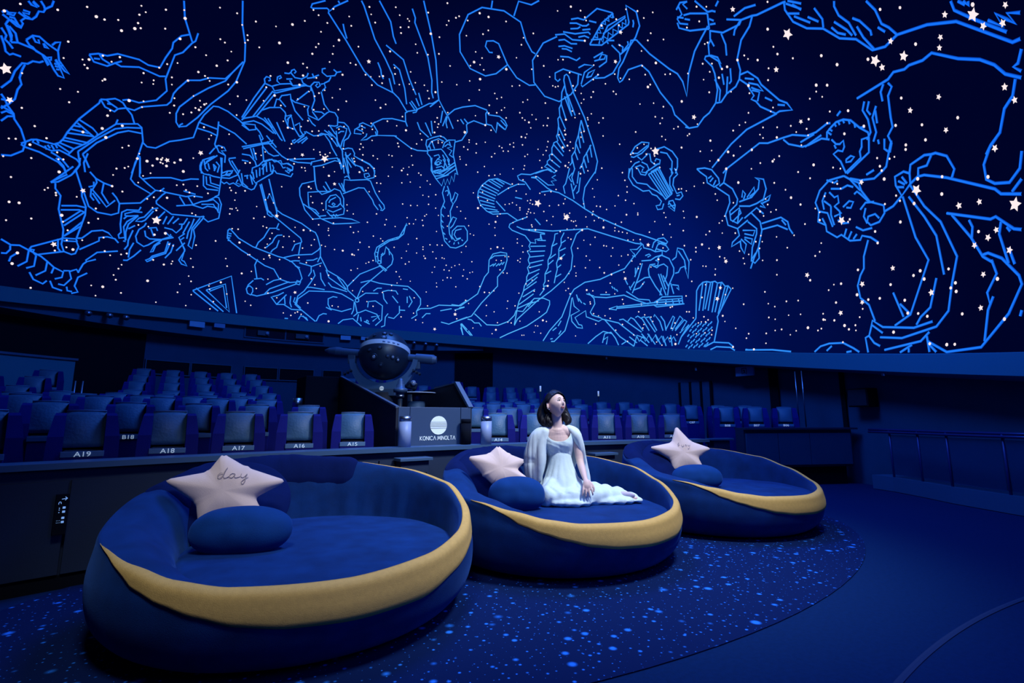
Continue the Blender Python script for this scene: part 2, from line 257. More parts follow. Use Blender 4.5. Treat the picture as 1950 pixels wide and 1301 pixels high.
'crowned king hanging head down':"4878,2922 5018,2849 5017,2821 4989,2821 4824,2874 4793,2870 4789,2849 4734,2915 4588,3004;4719,2968 4690,2955;4789,2849 4456,2703 4139,2513 3939,2430 3719,2397 3642,2361 3521,2257;4556,2819 4519,2778 4454,2721;4404,3048 4345,3018 4084,2799 3889,2666 3759,2550 3716,2475;4139,3103 3902,2975 3827,2867 3772,2815;3912,2781 3638,2701 3526,2550 3417,2423;3589,3125 3523,3060 3523,3023 3281,2762 3208,2575 3204,2470 3179,2419;3405,3207 3246,2962 3159,2751 3116,2467 3101,2414;3983,2620 3928,2567 3908,2524 3874,2495;3769,2641 3677,2609 3577,2460 3530,2323;3800,2514 3729,2401;3494,2346 3420,2289;3473,2361 3385,2294;3414,2393 3362,2327;3383,2445 3327,2343;3521,2257 3402,2286 3230,2366 3185,2371 3101,2414 3029,2330 2982,2279;3512,2253 3537,2243 3523,2164 3495,2121;3442,2256 3400,2267 3385,2291;3219,2337 3101,2411;2982,2279 2883,2341 2772,2369 2594,2390 2430,2352;3046,2317 3069,2204;2991,2272 3041,2176;2982,2273 2998,2210 2979,2162;2973,2274 2900,2162;2451,2322 2451,2224 2478,2218 2621,2251 2704,2223 2722,2209 2715,2142 2786,2062 2873,2038;2451,2322 2422,2340;2802,2257 2758,2214;2753,2263 2704,2223;3522,2162 3696,2165 3810,2143 3922,2079 3932,2046 4040,2062 4076,2042 4071,2018 4119,1982 4118,1945 4034,1956;3922,2079 3853,2016 3847,1980 3656,2009 3615,2012;3922,2079 3931,2040;3847,1980 3916,1960 3964,1919 4030,1897 3977,1949 3974,1974;4066,2031 3999,2020;4105,1992 4024,1983;3877,2012 3860,1981;3639,2009 3431,1924 3348,1911 3216,1920;3373,2178 3332,2114 3216,2052;3270,2187 3183,2068;3193,2211 3168,2095;3216,1924 3245,1979 3240,2024 3157,2058 3072,2081 3020,2071 2967,2037;3218,1956 3180,2018 3088,2052 3019,2033;3172,2018 3152,1982 3134,1952;3203,1977 3183,1940;3216,1924 3222,1897 3178,1863 3155,1760 3144,1707;3216,1926 3050,1956 3015,1931 2945,1858 2952,1806;3033,1968 3010,2021 2959,2050 2873,2057 2881,2005 2896,1914 2869,1825 2842,1733;3008,1983 2967,2012 2915,1990 2974,1973 2914,1952 2947,1910 2896,1888;2950,2038 2932,1995;3138,1880 3081,1899 3063,1874 3095,1852;3125,1803 3077,1834 3043,1817 3092,1793 3125,1803;3031,1903 2995,1854 3008,1774;3120,1710 2991,1763 2878,1838;3137,1723 3041,1758;3071,1714 2860,1813;2435,2346 2411,2310 2265,2296 2197,2255 2171,2212 2199,2174 2300,2238;2299,2244 2315,2189 2328,2146 2384,2213 2447,2224;2252,2262 2186,2206;2284,2219 2208,2176;3164,1735 3099,1657 3027,1592 3004,1666 2984,1603 2961,1669 2933,1615 2911,1702 2883,1647 2868,1733 2833,1722 2879,1844;3163,1861 3164,1735;3145,1723 3015,1707 2861,1818;3117,1683 2980,1703 2851,1784;3099,1657 2946,1713;3125,1809 3092,1854 3039,1845 3072,1800 3125,1809;3105,1769 3036,1790 3000,1765;2969,1865 2931,1799;3022,1861 2966,1782;3137,1731 3069,1752",
'lizard with a coiled tail':"2993,1595 3015,1522 2985,1437 3022,1346 3013,1184 2963,1023 2895,961 2830,958 2750,995 2701,1051 2705,1148 2742,1198 2824,1192 2879,1136 2881,1075 2841,1033 2778,1068;2778,1071 2826,1057 2856,1100 2839,1146 2773,1166;2959,1598 2921,1515 2910,1458 2883,1417 2851,1463 2828,1522 2862,1541 2885,1475 2910,1444;2883,1417 2914,1341 2901,1253 2923,1192 2910,1103 2875,1046;2908,1223 2878,1285 2836,1273 2874,1196 2905,1163;2982,1539 2957,1555 2939,1528 2954,1498;3012,1303 2985,1276;3016,1243 2990,1216;3005,1184 2979,1157;3000,1392 2973,1365;2984,1111 2959,1091;2957,1054 2932,1041;2914,1012 2898,1029;2856,994 2849,1017;2799,1003 2805,1025;2752,1040 2769,1054",
'quiver of curling flames':"5277,1757 5230,1947 5177,2103;5270,1736 5145,2079;5182,1803 5076,2068;5152,1814 5048,2054;5272,1741 5252,1760 5152,1814 5121,1879 5056,1926 4955,1960 4897,1936 4872,1907 4831,1932 4763,1830 4689,1771;5177,2103 5197,2131 5186,2156 5151,2160 5136,2142 5153,2130;5171,2099 5103,2100 5063,2126 5027,2145 5070,2159 5080,2191 5056,2212 5040,2200 5058,2182;5028,2147 4931,2183 4898,2176 4784,2219;5026,2246 4978,2257 4962,2274 4962,2291 4939,2308 4913,2296 4925,2277;4960,2269 4904,2246 4831,2258 4784,2296 4781,2327;4829,2252 4804,2230 4754,2222;4777,2280 4723,2303 4659,2346;4736,2335 4699,2304;4986,2206 4926,2227;4949,2207 4907,2180;4606,2420 4642,2404 4631,2377 4566,2360 4478,2390 4465,2423 4415,2442;4512,2436 4465,2423;4519,2367 4530,2329 4575,2296;5095,2097 5063,2073 4768,2218 4709,2226;5071,2058 5038,2064 4819,2190;4696,2191 4712,2235 4687,2272 4636,2287 4612,2264 4635,2239 4662,2249 4647,2272;4609,2277 4574,2293 4548,2264 4575,2226;4708,2224 4660,2178 4630,2126 4637,2051 4619,2032;4584,2218 4516,2121 4440,2074 4465,2055 4539,1968 4655,1979 4678,2027 4673,2059 4827,2049 4883,2061;4817,2064 4717,2185;4440,2074 4378,2078 4335,2045 4320,1974 4347,1961 4413,1951;4603,2030 4524,2046 4491,2036;4650,1962 4593,1922 4552,1908;4624,2024 4550,1977;5014,1946 5016,2015 4991,2020 4978,2060 4922,2085 4897,2099 4874,2058 4802,1978 4697,1923;4985,2022 4905,1982;4855,1876 4824,1934;4883,1916 4878,1881 4825,1824;4763,1855 4723,1891 4697,1825 4660,1798;4849,1902 4831,1822 4759,1819;5152,1814 5082,1808 5005,1779 4926,1725;5262,1715 5163,1768 5082,1766 4947,1725;5076,1828 4973,1765;5043,1833 4871,1699 4847,1688;4949,1828 4820,1689;5260,1710 5140,1740 5121,1704 5178,1678 5257,1699;5134,1724 5078,1694 5031,1649 5040,1634;5009,1686 4887,1613;5199,1520 4974,1636 4936,1666 4940,1634 5018,1604 5183,1508;5077,1670 5011,1581 4947,1540 4892,1531 4844,1552;4988,1638 4817,1553 4759,1538 4486,1617;4732,1539 4650,1539 4504,1568;4689,1771 4637,1817 4655,1830;4732,1696 4645,1796;4694,1713 4615,1791;4653,1718 4605,1782;4744,1718 4722,1737;4752,1722 4740,1700",
'woman with raised arms head down':"4642,1834 4550,1818 4482,1840 4443,1862 4371,1811 4329,1757 4264,1696;4497,1842 4473,1861 4399,1867 4311,1812 4275,1783;4452,1897 4354,1865;4408,1902 4305,1852 4270,1797 4220,1770;4406,1953 4331,1896 4307,1889;4320,2005 4252,2015 4199,1990 4159,1936 4176,1888 4215,1854 4210,1797;4328,1947 4289,1975 4210,1969 4212,1911 4235,1843 4239,1791;4295,1905 4270,1930 4234,1938;4323,1923 4286,1831 4207,1747;4513,1546 4513,1578 4390,1634 4253,1679 4217,1648 4276,1648 4405,1572 4490,1539;4220,1770 4155,1549;4179,1753 4105,1559;4238,1676 4178,1598;4261,1683 4214,1629 4190,1582;4212,1771 4157,1796 4112,1800 4077,1762 4077,1736 3989,1715 3894,1694 3843,1663 3821,1613;4157,1719 4062,1655 3970,1646 3941,1606;4181,1727 4142,1722 4118,1753;4480,1546 4445,1410 4564,1354 4581,1308 4563,1237 4491,1114 4401,1041 4326,1064 4191,1033 4003,1074 3916,1096 4009,1116 4128,1109 4241,1081 4311,1060;4480,1546 4434,1392 4408,1335 4350,1299 4269,1345;4397,1317 4270,1347 4257,1361;4469,1189 4491,1288 4383,1320;4469,1189 4455,1150 4388,1136 4346,1102;4522,1170 4422,1129 4327,1071;4391,1114 4343,1082 4274,1103;4283,1158 4296,1240 4262,1304 4206,1327 4156,1297 4140,1243 4097,1209 4097,1151 4160,1125 4231,1111 4273,1146;4269,1345 4230,1381 4168,1373 4119,1304 4107,1221;4268,1204 4230,1197 4173,1215 4142,1257;4265,1233 4255,1263 4202,1302;4222,1241 4198,1232 4210,1215 4231,1225 4222,1241;4268,1161 4208,1151 4127,1203;4225,1119 4199,1089;4205,1131 4172,1108;4176,1136 4151,1119;4336,1428 4271,1358;4350,1383 4298,1338;4196,1444 4130,1373;4166,1451 4114,1369;4115,1559 4081,1496 4142,1491 4137,1414 4114,1369;4146,1511 4118,1531 4083,1510;4081,1496 3899,1538 3858,1531 3787,1422 3731,1359 3679,1316 3667,1282 3688,1257 3712,1260;4134,1351 3979,1441 3917,1449 3809,1346 3788,1306 3735,1257;3734,1315 3697,1270;4042,1726 3889,1687 3825,1642 3823,1572 3884,1547 3925,1554 3938,1587 3892,1602 3872,1578 3903,1565;4188,1696 4115,1559;4165,1701 4087,1621;4104,1714 4043,1643;3997,1652 3950,1613",
'hero lying with bent legs':"4955,1245 4845,1025;4944,1255 4831,1021;4886,1317 4755,1040;4860,1136 4851,1186 4795,1112 4759,1066 4747,1000;4852,1057 4833,994 4804,980 4784,978 4804,1014 4833,1028;4757,1053 4698,1025 4504,978 4398,928 4354,915 4327,877 4285,777 4273,685 4187,552 4082,508 4021,472 3972,419;4831,1021 4488,832 4473,800 4481,784 4485,662;4482,787 4533,760 4553,692;4715,932 4727,881 4791,867 4814,807 4827,769 4870,712 4885,657;4726,874 4699,873;4799,672 4744,739 4731,783 4710,815 4665,827;4686,772 4699,699 4733,665 4745,639;5133,783 5047,714 4913,662 4673,613 4620,609 4536,582 4461,523 4423,435 4439,397 4537,375 4632,395 4695,483 4782,503 4952,586 5006,609 5100,662 5142,693 5148,764 5133,783;5138,740 5113,739;5140,719 5112,719;5140,699 5118,698;5136,674 5108,674;4620,612 4518,656 4358,692 4302,745 4285,777;4563,584 4511,600 4464,606;4505,551 4456,538;4468,586 4343,571 4251,622;4404,622 4337,637 4298,663;4273,685 4293,623;4350,570 4343,513 4365,466;4325,538 4302,483 4337,405 4389,310;4253,520 4239,456 4190,389;4166,430 4126,391 3966,360;4201,557 4164,482 3982,380;4081,501 3975,381;4372,349 4332,357 4193,352;4389,310 4443,252 4461,163 4403,120 4250,12;4448,165 4440,223 4342,317 4107,341 4020,330 3892,271;4404,134 4477,190 4468,234;4853,552 4870,493 4835,369;4859,358 4798,375 4771,362;4864,344 4902,296 4915,253 4902,214 4872,201 4857,235 4861,268 4888,287 4909,275;4867,206 4816,199 4681,254 4470,371;4755,222 4710,285 4575,362 4538,382;4747,321 4682,373 4619,397;4476,370 4467,407 4432,398 4442,367 4470,371;4689,210 4631,141 4566,149 4489,109 4396,113;4677,212 4627,233 4578,269;4567,228 4553,151;4509,243 4509,171 4491,130;4550,251 4631,141;3972,419 3960,375 3858,297;3971,412 3855,562 3643,681 3578,636;3658,687 3578,644 3592,627 3666,686;3616,639 3826,415 3859,305;3645,704 3652,779 3618,813 3610,890 3533,809 3521,765 3531,711 3580,659;3609,882 3576,864 3563,805;3654,793 3633,819;3677,722 3691,788 3684,865 3578,954 3487,989 3430,1048 3414,1140 3399,1142 3408,1163 3427,1108 3474,1013 3594,960 3707,869 3723,799 3699,712;3668,734 3650,726 3648,708 3664,698 3681,704 3683,722 3668,734;3705,771 3688,774;3709,816 3690,816;3679,888 3668,874;3636,924 3623,915;3549,980 3540,967;3504,1000 3493,986;3460,1037 3444,1032;3433,1085 3420,1082;3839,474 3746,509 3640,491 3473,488 3335,492 3254,441 3186,370 3181,308 3220,227 3210,188 3267,144;3858,297 3777,368 3644,381;3698,400 3657,436 3612,441;3602,404 3543,426 3460,428 3434,392;3593,390 3580,329 3538,280;3493,370 3426,300;3333,379 3327,310;3311,389 3275,330 3308,265;3386,459 3332,457;3408,270 3401,193 3456,126 3517,135;3404,224 3343,227;3521,174 3547,132 3546,39 3582,21;3741,219 3739,281 3667,297 3588,252 3582,98 3643,30;4059,288 4102,290 4148,262 4143,203 4117,161 4002,145 3906,186;4161,171 4102,148;3884,264 3883,173 3900,126;3876,257 3844,147;3830,149 3760,187 3639,154 3604,96;3877,106 3830,156;3859,303 3840,293 3838,272 3855,261 3873,268 3875,289 3859,303;3736,82 3720,69 3725,45 3742,66 3736,82;3764,64 3703,40;3828,134 3836,57;3804,106 3793,61;3695,117 3608,142 3676,73;4026,12 3980,57 3882,82 3788,12;4243,14 4221,75 4182,102 4147,101;4414,17 4397,55 4341,39 4325,12;4377,57 4333,19;4545,12 4513,13;3213,235 3177,262 3069,275 2979,319 2759,330 2667,399;2959,258 2835,292;3153,162 3111,213 3065,217;2803,279 2695,319;2941,134 2853,118 2701,193 2654,213;2720,129 2687,13;2713,137 2643,72;2840,337 2736,332 2555,478 2487,667 2445,720 2441,853 2399,921 2310,945 2239,936 2234,863 2262,763 2338,676 2334,576 2506,380 2608,228 2824,134;2424,870 2381,902 2248,915;2430,787 2387,814;2395,789 2361,824;2360,791 2325,822;2325,801 2290,836;2290,811 2264,842;2752,307 2693,323;2576,256 2429,144 2300,148 2190,198 2126,269 2111,320 2033,316 1976,394 1910,463 1806,470 1736,445 1734,404 1765,321 1831,268 1980,160 2180,63 2271,12;2648,191 2605,185 2568,154 2517,158 2488,123;2721,134 2655,62 2599,12;2718,91 2685,12;2630,64 2582,12;1975,369 1942,412 1857,440",
'dragon with open toothed jaws and coiled tail':"2260,2845 2313,2848 2366,2897 2333,2939 2222,2939 2142,2914 2056,2743 1947,2626 1780,2551 1692,2548;2046,2742 2249,2670 2415,2652 2639,2711 2782,2846 2780,2986 2606,3145 2334,3199 1942,3160 1697,3058 1685,2913 1633,2818 1589,2798;2162,3192 2116,3245;1785,3112 1631,3210 1425,3163 1260,3175;1173,2886 1421,2866 1654,2750 1704,2571 1591,2442 1404,2377 1217,2417 1090,2483 1040,2558;1195,2902 1048,2886 960,2826 793,2787;1056,2905 888,2860 687,2833 672,2812;1171,2856 1077,2847 1001,2801 914,2785;1202,2811 1109,2802 1005,2764;1163,2787 1096,2774 1031,2742;1222,2733 1105,2711 1006,2667 941,2678;858,2828 765,2820 710,2793;905,2947 805,2928 734,2893 676,2881 626,2885;860,2969 753,2957 677,2928 409,2954 232,2874 250,2839;606,2905 514,2870;928,2907 818,2889 767,2894;758,2866 640,2847;738,2746 445,2848 226,2869;740,2744 578,2706 108,2745 83,2758 4,2864 -75,2786 -20,2694 99,2642 227,2606 388,2585;694,2774 544,2746 382,2811 92,2808 103,2798 494,2776;638,2788 590,2767 568,2804 517,2787 512,2828 461,2810 445,2848 400,2827 374,2862 334,2835 306,2870 267,2844 226,2869;607,2723 558,2755 545,2720 501,2757 464,2727 415,2767 374,2731 333,2772 281,2737 243,2774 205,2747 170,2779 138,2754 106,2786;490,2722 385,2696;489,2712 482,2694;447,2675 389,2596 420,2545 575,2479 708,2469 833,2489;357,2657 313,2624 344,2600;20,2755 34,2733 69,2712;754,2642 599,2654;761,2617 692,2613 629,2643 580,2626 618,2603 683,2611;566,2623 606,2578 728,2561;1044,2476 949,2559 793,2585 915,2617 1011,2608;1047,2470 1036,2454 762,2508;945,2515 898,2545 797,2553 877,2513 945,2515;997,2546 1233,2631 1364,2615 1385,2568 1356,2544 1313,2559;538,2432 477,2494 393,2527 227,2606 176,2639 107,2624;221,2646 232,2623 352,2592;538,2432 535,2393 492,2400 368,2456 185,2444 133,2376 101,2199 32,2060 35,1996 -69,1856;107,2624 31,2489 -111,2321 -173,2263 -191,2194 -167,2085 -294,2226 -467,2333 -606,2378 -737,2412",
'great bird with spread wings':"1268,2542 1241,2577 1207,2584 1187,2564 1178,2417 1116,2202 1080,1937 1069,1802 1123,1697;1268,2542 1278,2453 1277,2235;1269,2429 1232,2235;1278,2498 1338,2449 1384,2352 1423,2321 1436,2253 1470,2232 1477,2174 1505,2104 1528,2082 1520,2039 1576,2025 1590,2002 1612,1979 1621,1930 1658,1914 1655,1882 1693,1860 1697,1835 1735,1811 1656,1775;1314,2412 1277,2235;1384,2352 1364,2221;1436,2253 1394,2130;1480,2162 1432,2043;1507,2093 1440,1971;1539,2035 1466,1930;1587,2014 1482,1895;1621,1930 1519,1835;1664,1883 1543,1793;1697,1835 1591,1759;1167,2185 1203,2131 1241,2065 1295,1999 1321,1929 1374,1885 1386,1824 1416,1802;1167,2185 1157,2084;1203,2131 1194,1987;1243,2059 1248,1945;1296,1993 1268,1899;1329,1930 1307,1842;1376,1873 1364,1766;1108,1958 1163,1911 1186,1889 1227,1858 1245,1817 1299,1760;1126,1955 1129,1846;1183,1901 1181,1804;1230,1846 1216,1758;1266,1800 1251,1711;1860,1751 1705,1784 1650,1756;1936,1594 1996,1671 2071,1695 2087,1732 2038,1750 1922,1741 1773,1776 1675,1781 1623,1746 1581,1766;1916,1714 1859,1705 1727,1603 1665,1570 1592,1552 1434,1468 1299,1377 1149,1285 754,1097 688,1076 530,1011 436,970;1916,1714 1838,1719 1714,1633 1639,1629 1672,1668 1605,1672 1658,1704 1607,1723;1806,1568 1673,1578;1998,1648 2094,1649 2210,1611 2345,1539;2170,1642 2340,1704 2445,1691 2532,1634 2580,1570 2589,1507 2552,1430 2478,1370 2404,1341 2229,1354;2365,1477 2256,1377;2229,1354 2111,1285;2359,1700 2256,1649;2417,1691 2276,1626;2455,1683 2305,1610;2503,1650 2325,1579;2532,1626 2345,1555;2561,1594 2364,1531;2570,1563 2374,1500;2580,1523 2384,1476;2561,1477 2385,1445;2542,1439 2376,1413;2505,1401 2348,1383;2459,1363 2330,1368;2130,1519 2046,1504;1899,1301 1838,1238;1999,1317 2129,1277 2203,1244 2213,1212 2177,1181 2023,1127 1961,1056 1899,1049 1907,1088 1844,1096 1842,1144 1788,1143;2121,1221 2040,1191 1895,1188 1696,1174 1284,1181 764,1004 698,992;2067,1198 1913,1172 1788,1151;1961,1056 1980,1016 1962,984 1998,959 1971,919 1989,870 1971,822 1997,789 1979,740 2004,690 2003,641 2028,590 2035,541 2058,473 2082,422 2096,354 2119,169;1880,1080 1781,1077;1962,1016 1783,1020;1971,960 1793,969;1971,903 1803,921;1971,838 1812,873;1980,789 1830,828;1987,723 1856,776;2003,641 1864,735;2002,591 1881,694;2035,541 1889,645;2041,474 1905,562;2080,389 1920,512;2096,346 1926,429;1842,1144 1826,1080;1635,1149 1671,1142 1683,1079 1712,1017 1723,937 1759,873 1759,793 1794,728 1793,647 1810,614 1800,565 1850,498;1563,1155 1602,1094 1604,1031 1633,984 1635,905 1662,842 1654,778 1672,714 1688,633;1712,1017 1648,1047;1741,890 1669,937;1759,825 1697,874;1785,728 1724,761;1801,598 1749,607;1604,1047 1549,1077;1624,969 1552,999;1644,874 1563,936;1654,794 1610,826;1671,698 1610,730;1355,1177 1421,1135 1491,998 1476,919 1497,778 1567,683 1722,551 1874,440 2089,229 2119,160;1300,1373 1308,1474 1270,1581 1192,1653 1113,1716 1098,1743;1425,1776 1468,1692 1496,1635 1528,1608 1518,1540;1395,1730 1449,1691 1419,1644;1431,1631 1414,1482;1359,1770 1412,1688 1396,1613;1317,1737 1356,1625;1309,1679 1349,1551 1380,1531;1368,1611 1414,1556",
'lyre':"663,1801 587,1857 497,1879 416,1857 436,1827 530,1788 632,1772 661,1783;652,1810 576,1797 439,1839;585,1769 548,1733 455,1773;574,1726 632,1719 700,1677 725,1644;553,1717 500,1684 490,1641 535,1620 578,1633 555,1658;642,1685 577,1692 539,1661;440,1770 447,1702 412,1667 359,1662 341,1693 381,1712 403,1694;355,1787 259,1788 187,1732 152,1662 174,1600 212,1551;319,1756 250,1730 216,1654 254,1559;501,1631 365,1669;474,1615 359,1639;508,1600 377,1361;479,1608 358,1372;450,1616 340,1375;423,1618 321,1385;394,1626 303,1389;375,1629 293,1394;508,1600 385,1624;379,1355 293,1394;710,1688 739,1610 703,1536 604,1466 535,1462 509,1423 462,1402 423,1348 446,1318 489,1318 479,1282 428,1281 402,1325;675,1683 694,1610 655,1549 547,1518 513,1479 453,1442 396,1391;614,1672 593,1615 544,1599 509,1627;259,1605 238,1561 282,1531 300,1468 280,1411;210,1595 193,1539 243,1516 267,1462 245,1385 194,1389 186,1354 225,1329 272,1343;250,1366 216,1367;356,1304 341,1335 299,1335 284,1292 303,1242 359,1291 284,1292;344,1322 299,1261",
'fox holding a bird':"702,956 774,889 828,951 753,946 699,984 712,1014 682,983 677,954 604,933 558,908 484,908 488,874 562,859 613,834 712,834;789,912 775,875 808,891;667,881 625,892 610,877 644,865;480,873 521,862 548,829;783,890 899,771 1043,724 1172,673 1343,644 1463,572 1505,508 1591,279 1719,126 1784,12;1693,12 1659,14 1548,135 1506,299 1487,476 1478,484 1459,396 1397,350 1489,299 1477,235 1414,174 1355,168 1365,200 1399,206 1445,277 1330,352 1319,289 1182,246 1141,270 1167,285 1252,306 1278,337 1230,425 1240,479 1300,534;1685,128 1644,163;1628,180 1597,238;1613,91 1591,133;1704,36 1678,43;1436,517 1409,445;1410,477 1374,430;1357,431 1332,415;1240,495 1105,488 913,512 790,463 661,424 629,431 645,461 758,470 888,547;1172,519 1063,518;1325,526 1240,503;705,812 753,683 823,530;748,785 794,685;782,773 785,714;796,641 838,583;780,625 688,673 623,677;806,560 740,580 690,637;567,795 624,792 644,750 639,692 578,589 509,500;616,792 554,759 528,778 479,789 441,758 454,682 481,627;564,831 533,814 544,779 585,775;488,867 419,833 378,746 382,691 435,596 453,498;388,816 346,840 322,919 268,900 218,786 237,639 268,750 308,740 334,701 366,696;317,892 263,804 255,722;541,701 491,556 469,499;517,700 468,555;494,684 443,582;515,572 532,501;418,609 390,510;403,594 341,584 335,542 357,564;587,946 565,993 512,1023 454,1024 418,985 437,966 484,981 527,968 557,915;524,989 439,953 414,915 445,898 547,935;1046,602 1030,579;1021,587 1005,563;996,571 980,548;895,659 871,613;855,598 839,560",
'feathered arrow':"1073,375 987,404 995,365 1073,375;987,396 597,434 298,444;987,381 597,413 283,416;597,434 557,456 306,465 299,416;597,413 565,394 291,416;549,456 565,416;470,459 470,407;407,461 392,412;344,464 330,417;557,456 509,486 305,486 306,465",
'bird rising over the rim with fanned tail':"169,283 159,526 134,565 95,595 57,599 20,590 -25,595 -46,578 -90,581 -118,546 -147,547 -174,517 -38,293 -46,254 -16,84;95,589 139,350;57,592 102,349;20,583 80,362;-2,588 50,348;-46,571 13,333;-83,575 -16,333;-117,540 -46,319;-146,544 -75,356;169,283 191,257 308,118 334,48;1141,270 966,236 780,113;1116,263 942,99 789,12;959,267 918,275 717,152;868,253 837,291 804,277 702,167;788,292 764,307 715,278 638,168;723,292 691,300 574,155;675,293 643,300 559,170;595,300 588,322 531,257 496,171;524,307 484,257 465,172;465,186 399,307 383,293 419,187;403,173 329,306 298,278 372,187;372,173 283,271 259,257 310,174;325,153 236,229 308,118;789,12 764,121 682,94;717,137 631,52;653,139 567,39;573,134 512,42;494,121 456,29;416,130 394,32;729,77 645,22;844,103 759,46;763,106 736,62 699,115 672,65 636,132 609,67 573,126 545,69 509,121 482,64 446,115 420,66 384,117 359,75;1127,29 1109,123 1043,141 990,82 952,15;1285,13 1206,88 1127,146 1026,127;1121,60 1073,94 1084,16;920,24 873,56;69,36 -9,77 -153,73 -198,42;16,12 -40,39 -170,36 -214,12;-311,23 -353,19;12,255 30,234;9,210 25,189;28,165 44,144;23,120 39,99;41,75 57,53;37,236 54,215;33,191 50,170;52,146 69,125;47,101 63,80;65,56 81,34;62,250 80,229;58,205 75,184;78,160 94,138;72,114 89,93;91,68 107,47;87,232 105,210;83,186 100,165;102,141 119,119;97,95 113,73;115,49 131,27;113,245 130,224;109,200 126,178;128,154 145,132;123,108 139,86;141,62 157,40;138,226 155,205;133,181 150,159;152,135 169,113;147,89 164,67;165,42 182,20;164,240 181,218;159,194 177,172;178,148 196,126;173,102 190,80;191,55 208,33;189,221 206,199;184,175 201,153;203,128 220,106;198,82 214,60;216,35 232,13;210,188 228,166;230,142 247,120;224,95 241,73;242,48 259,25",
'reaching man with bent arms at the top':"-533,2629 -619,2648 -697,2620;-688,2624 -634,2627 -648,2585;-576,2639 -558,2582 -482,2578 -481,2543 -558,2504;-494,2588 -553,2556;-459,2559 -443,2523 -537,2463 -697,2407 -731,2391;-570,2570 -645,2551 -808,2475;-556,2547 -604,2519;-772,2591 -819,2483;-817,2482 -865,2467 -892,2447;-808,2475 -731,2391;-984,2484 -926,2472;-791,2441 -821,2412;-766,2410 -821,2391;-729,2378 -834,2315 -1020,2284 -1060,2297;-941,2363 -1060,2297 -1170,2268 -1210,2251 -1469,2187 -1490,2178;-1021,2345 -1156,2333 -1259,2298;-1050,2298 -952,2278 -914,2255;-1167,2265 -1092,2232 -952,2202 -822,2120 -798,2049 -748,2002 -684,1973 -570,1963 -485,1931 -437,1941;-734,2383 -683,2336 -680,2281;-691,2332 -635,2314 -586,2251 -656,2159 -654,2208 -603,2244 -546,2260 -523,2248 -557,2178 -548,2126 -500,2018 -429,1944 -327,1901 -255,1888 -158,1845 -68,1859 -32,1878;-813,2318 -794,2243 -746,2182;-586,2251 -644,2184 -634,2133;-616,2098 -584,2027;-654,2062 -570,1963;-717,2098 -667,2022 -638,2013;-522,2093 -526,2008 -471,1943;-777,2024 -854,2013 -910,1938 -913,1890 -1002,1739 -1051,1698 -1069,1641 -963,1677 -925,1676 -876,1719 -820,1769 -801,1816 -769,1843 -807,1855 -797,1913 -797,1940 -748,2002;-801,1986 -875,1947;-812,1947 -883,1903 -903,1848 -848,1884 -817,1911;-893,1805 -941,1761;-971,1720 -1028,1692;-813,1892 -868,1856 -817,1810;-932,1673 -619,1674 -429,1625 -176,1508",
'crab and limbs at the upper right':"-1473,2182 -1442,2149 -1440,2066 -1503,1982 -1609,1914 -1673,1810 -1769,1744 -1826,1640 -1911,1608 -2016,1610 -2200,1540 -2345,1453 -2533,1218 -2574,1206;-1481,2170 -1557,2082;-1507,2173 -1583,2103;-1436,2127 -1523,2072;-1473,2084 -1552,1990;-1561,2024 -1610,1960;-1643,2032 -1645,1955 -1615,1919;-1519,2139 -1552,2079;-1797,1975 -1773,1955 -1761,1903 -1790,1835 -1783,1758;-1975,1845 -1988,1779 -1971,1706 -1997,1666 -2016,1610;-1938,1707 -1962,1663;-1830,1838 -1860,1800 -1884,1721 -1873,1700;-1706,1897 -1750,1815 -1761,1772;-1666,1886 -1683,1839 -1726,1800;-1823,1790 -1819,1724 -1840,1637;-2381,1534 -2369,1494 -2430,1401 -2534,1264;-2485,1356 -2532,1291 -2533,1355 -2564,1302 -2589,1262 -2580,1320 -2633,1281;-2412,1509 -2432,1474;-2435,1491 -2445,1460 -2454,1476;-2555,1174 -2509,1138 -2482,1139 -2508,1103",
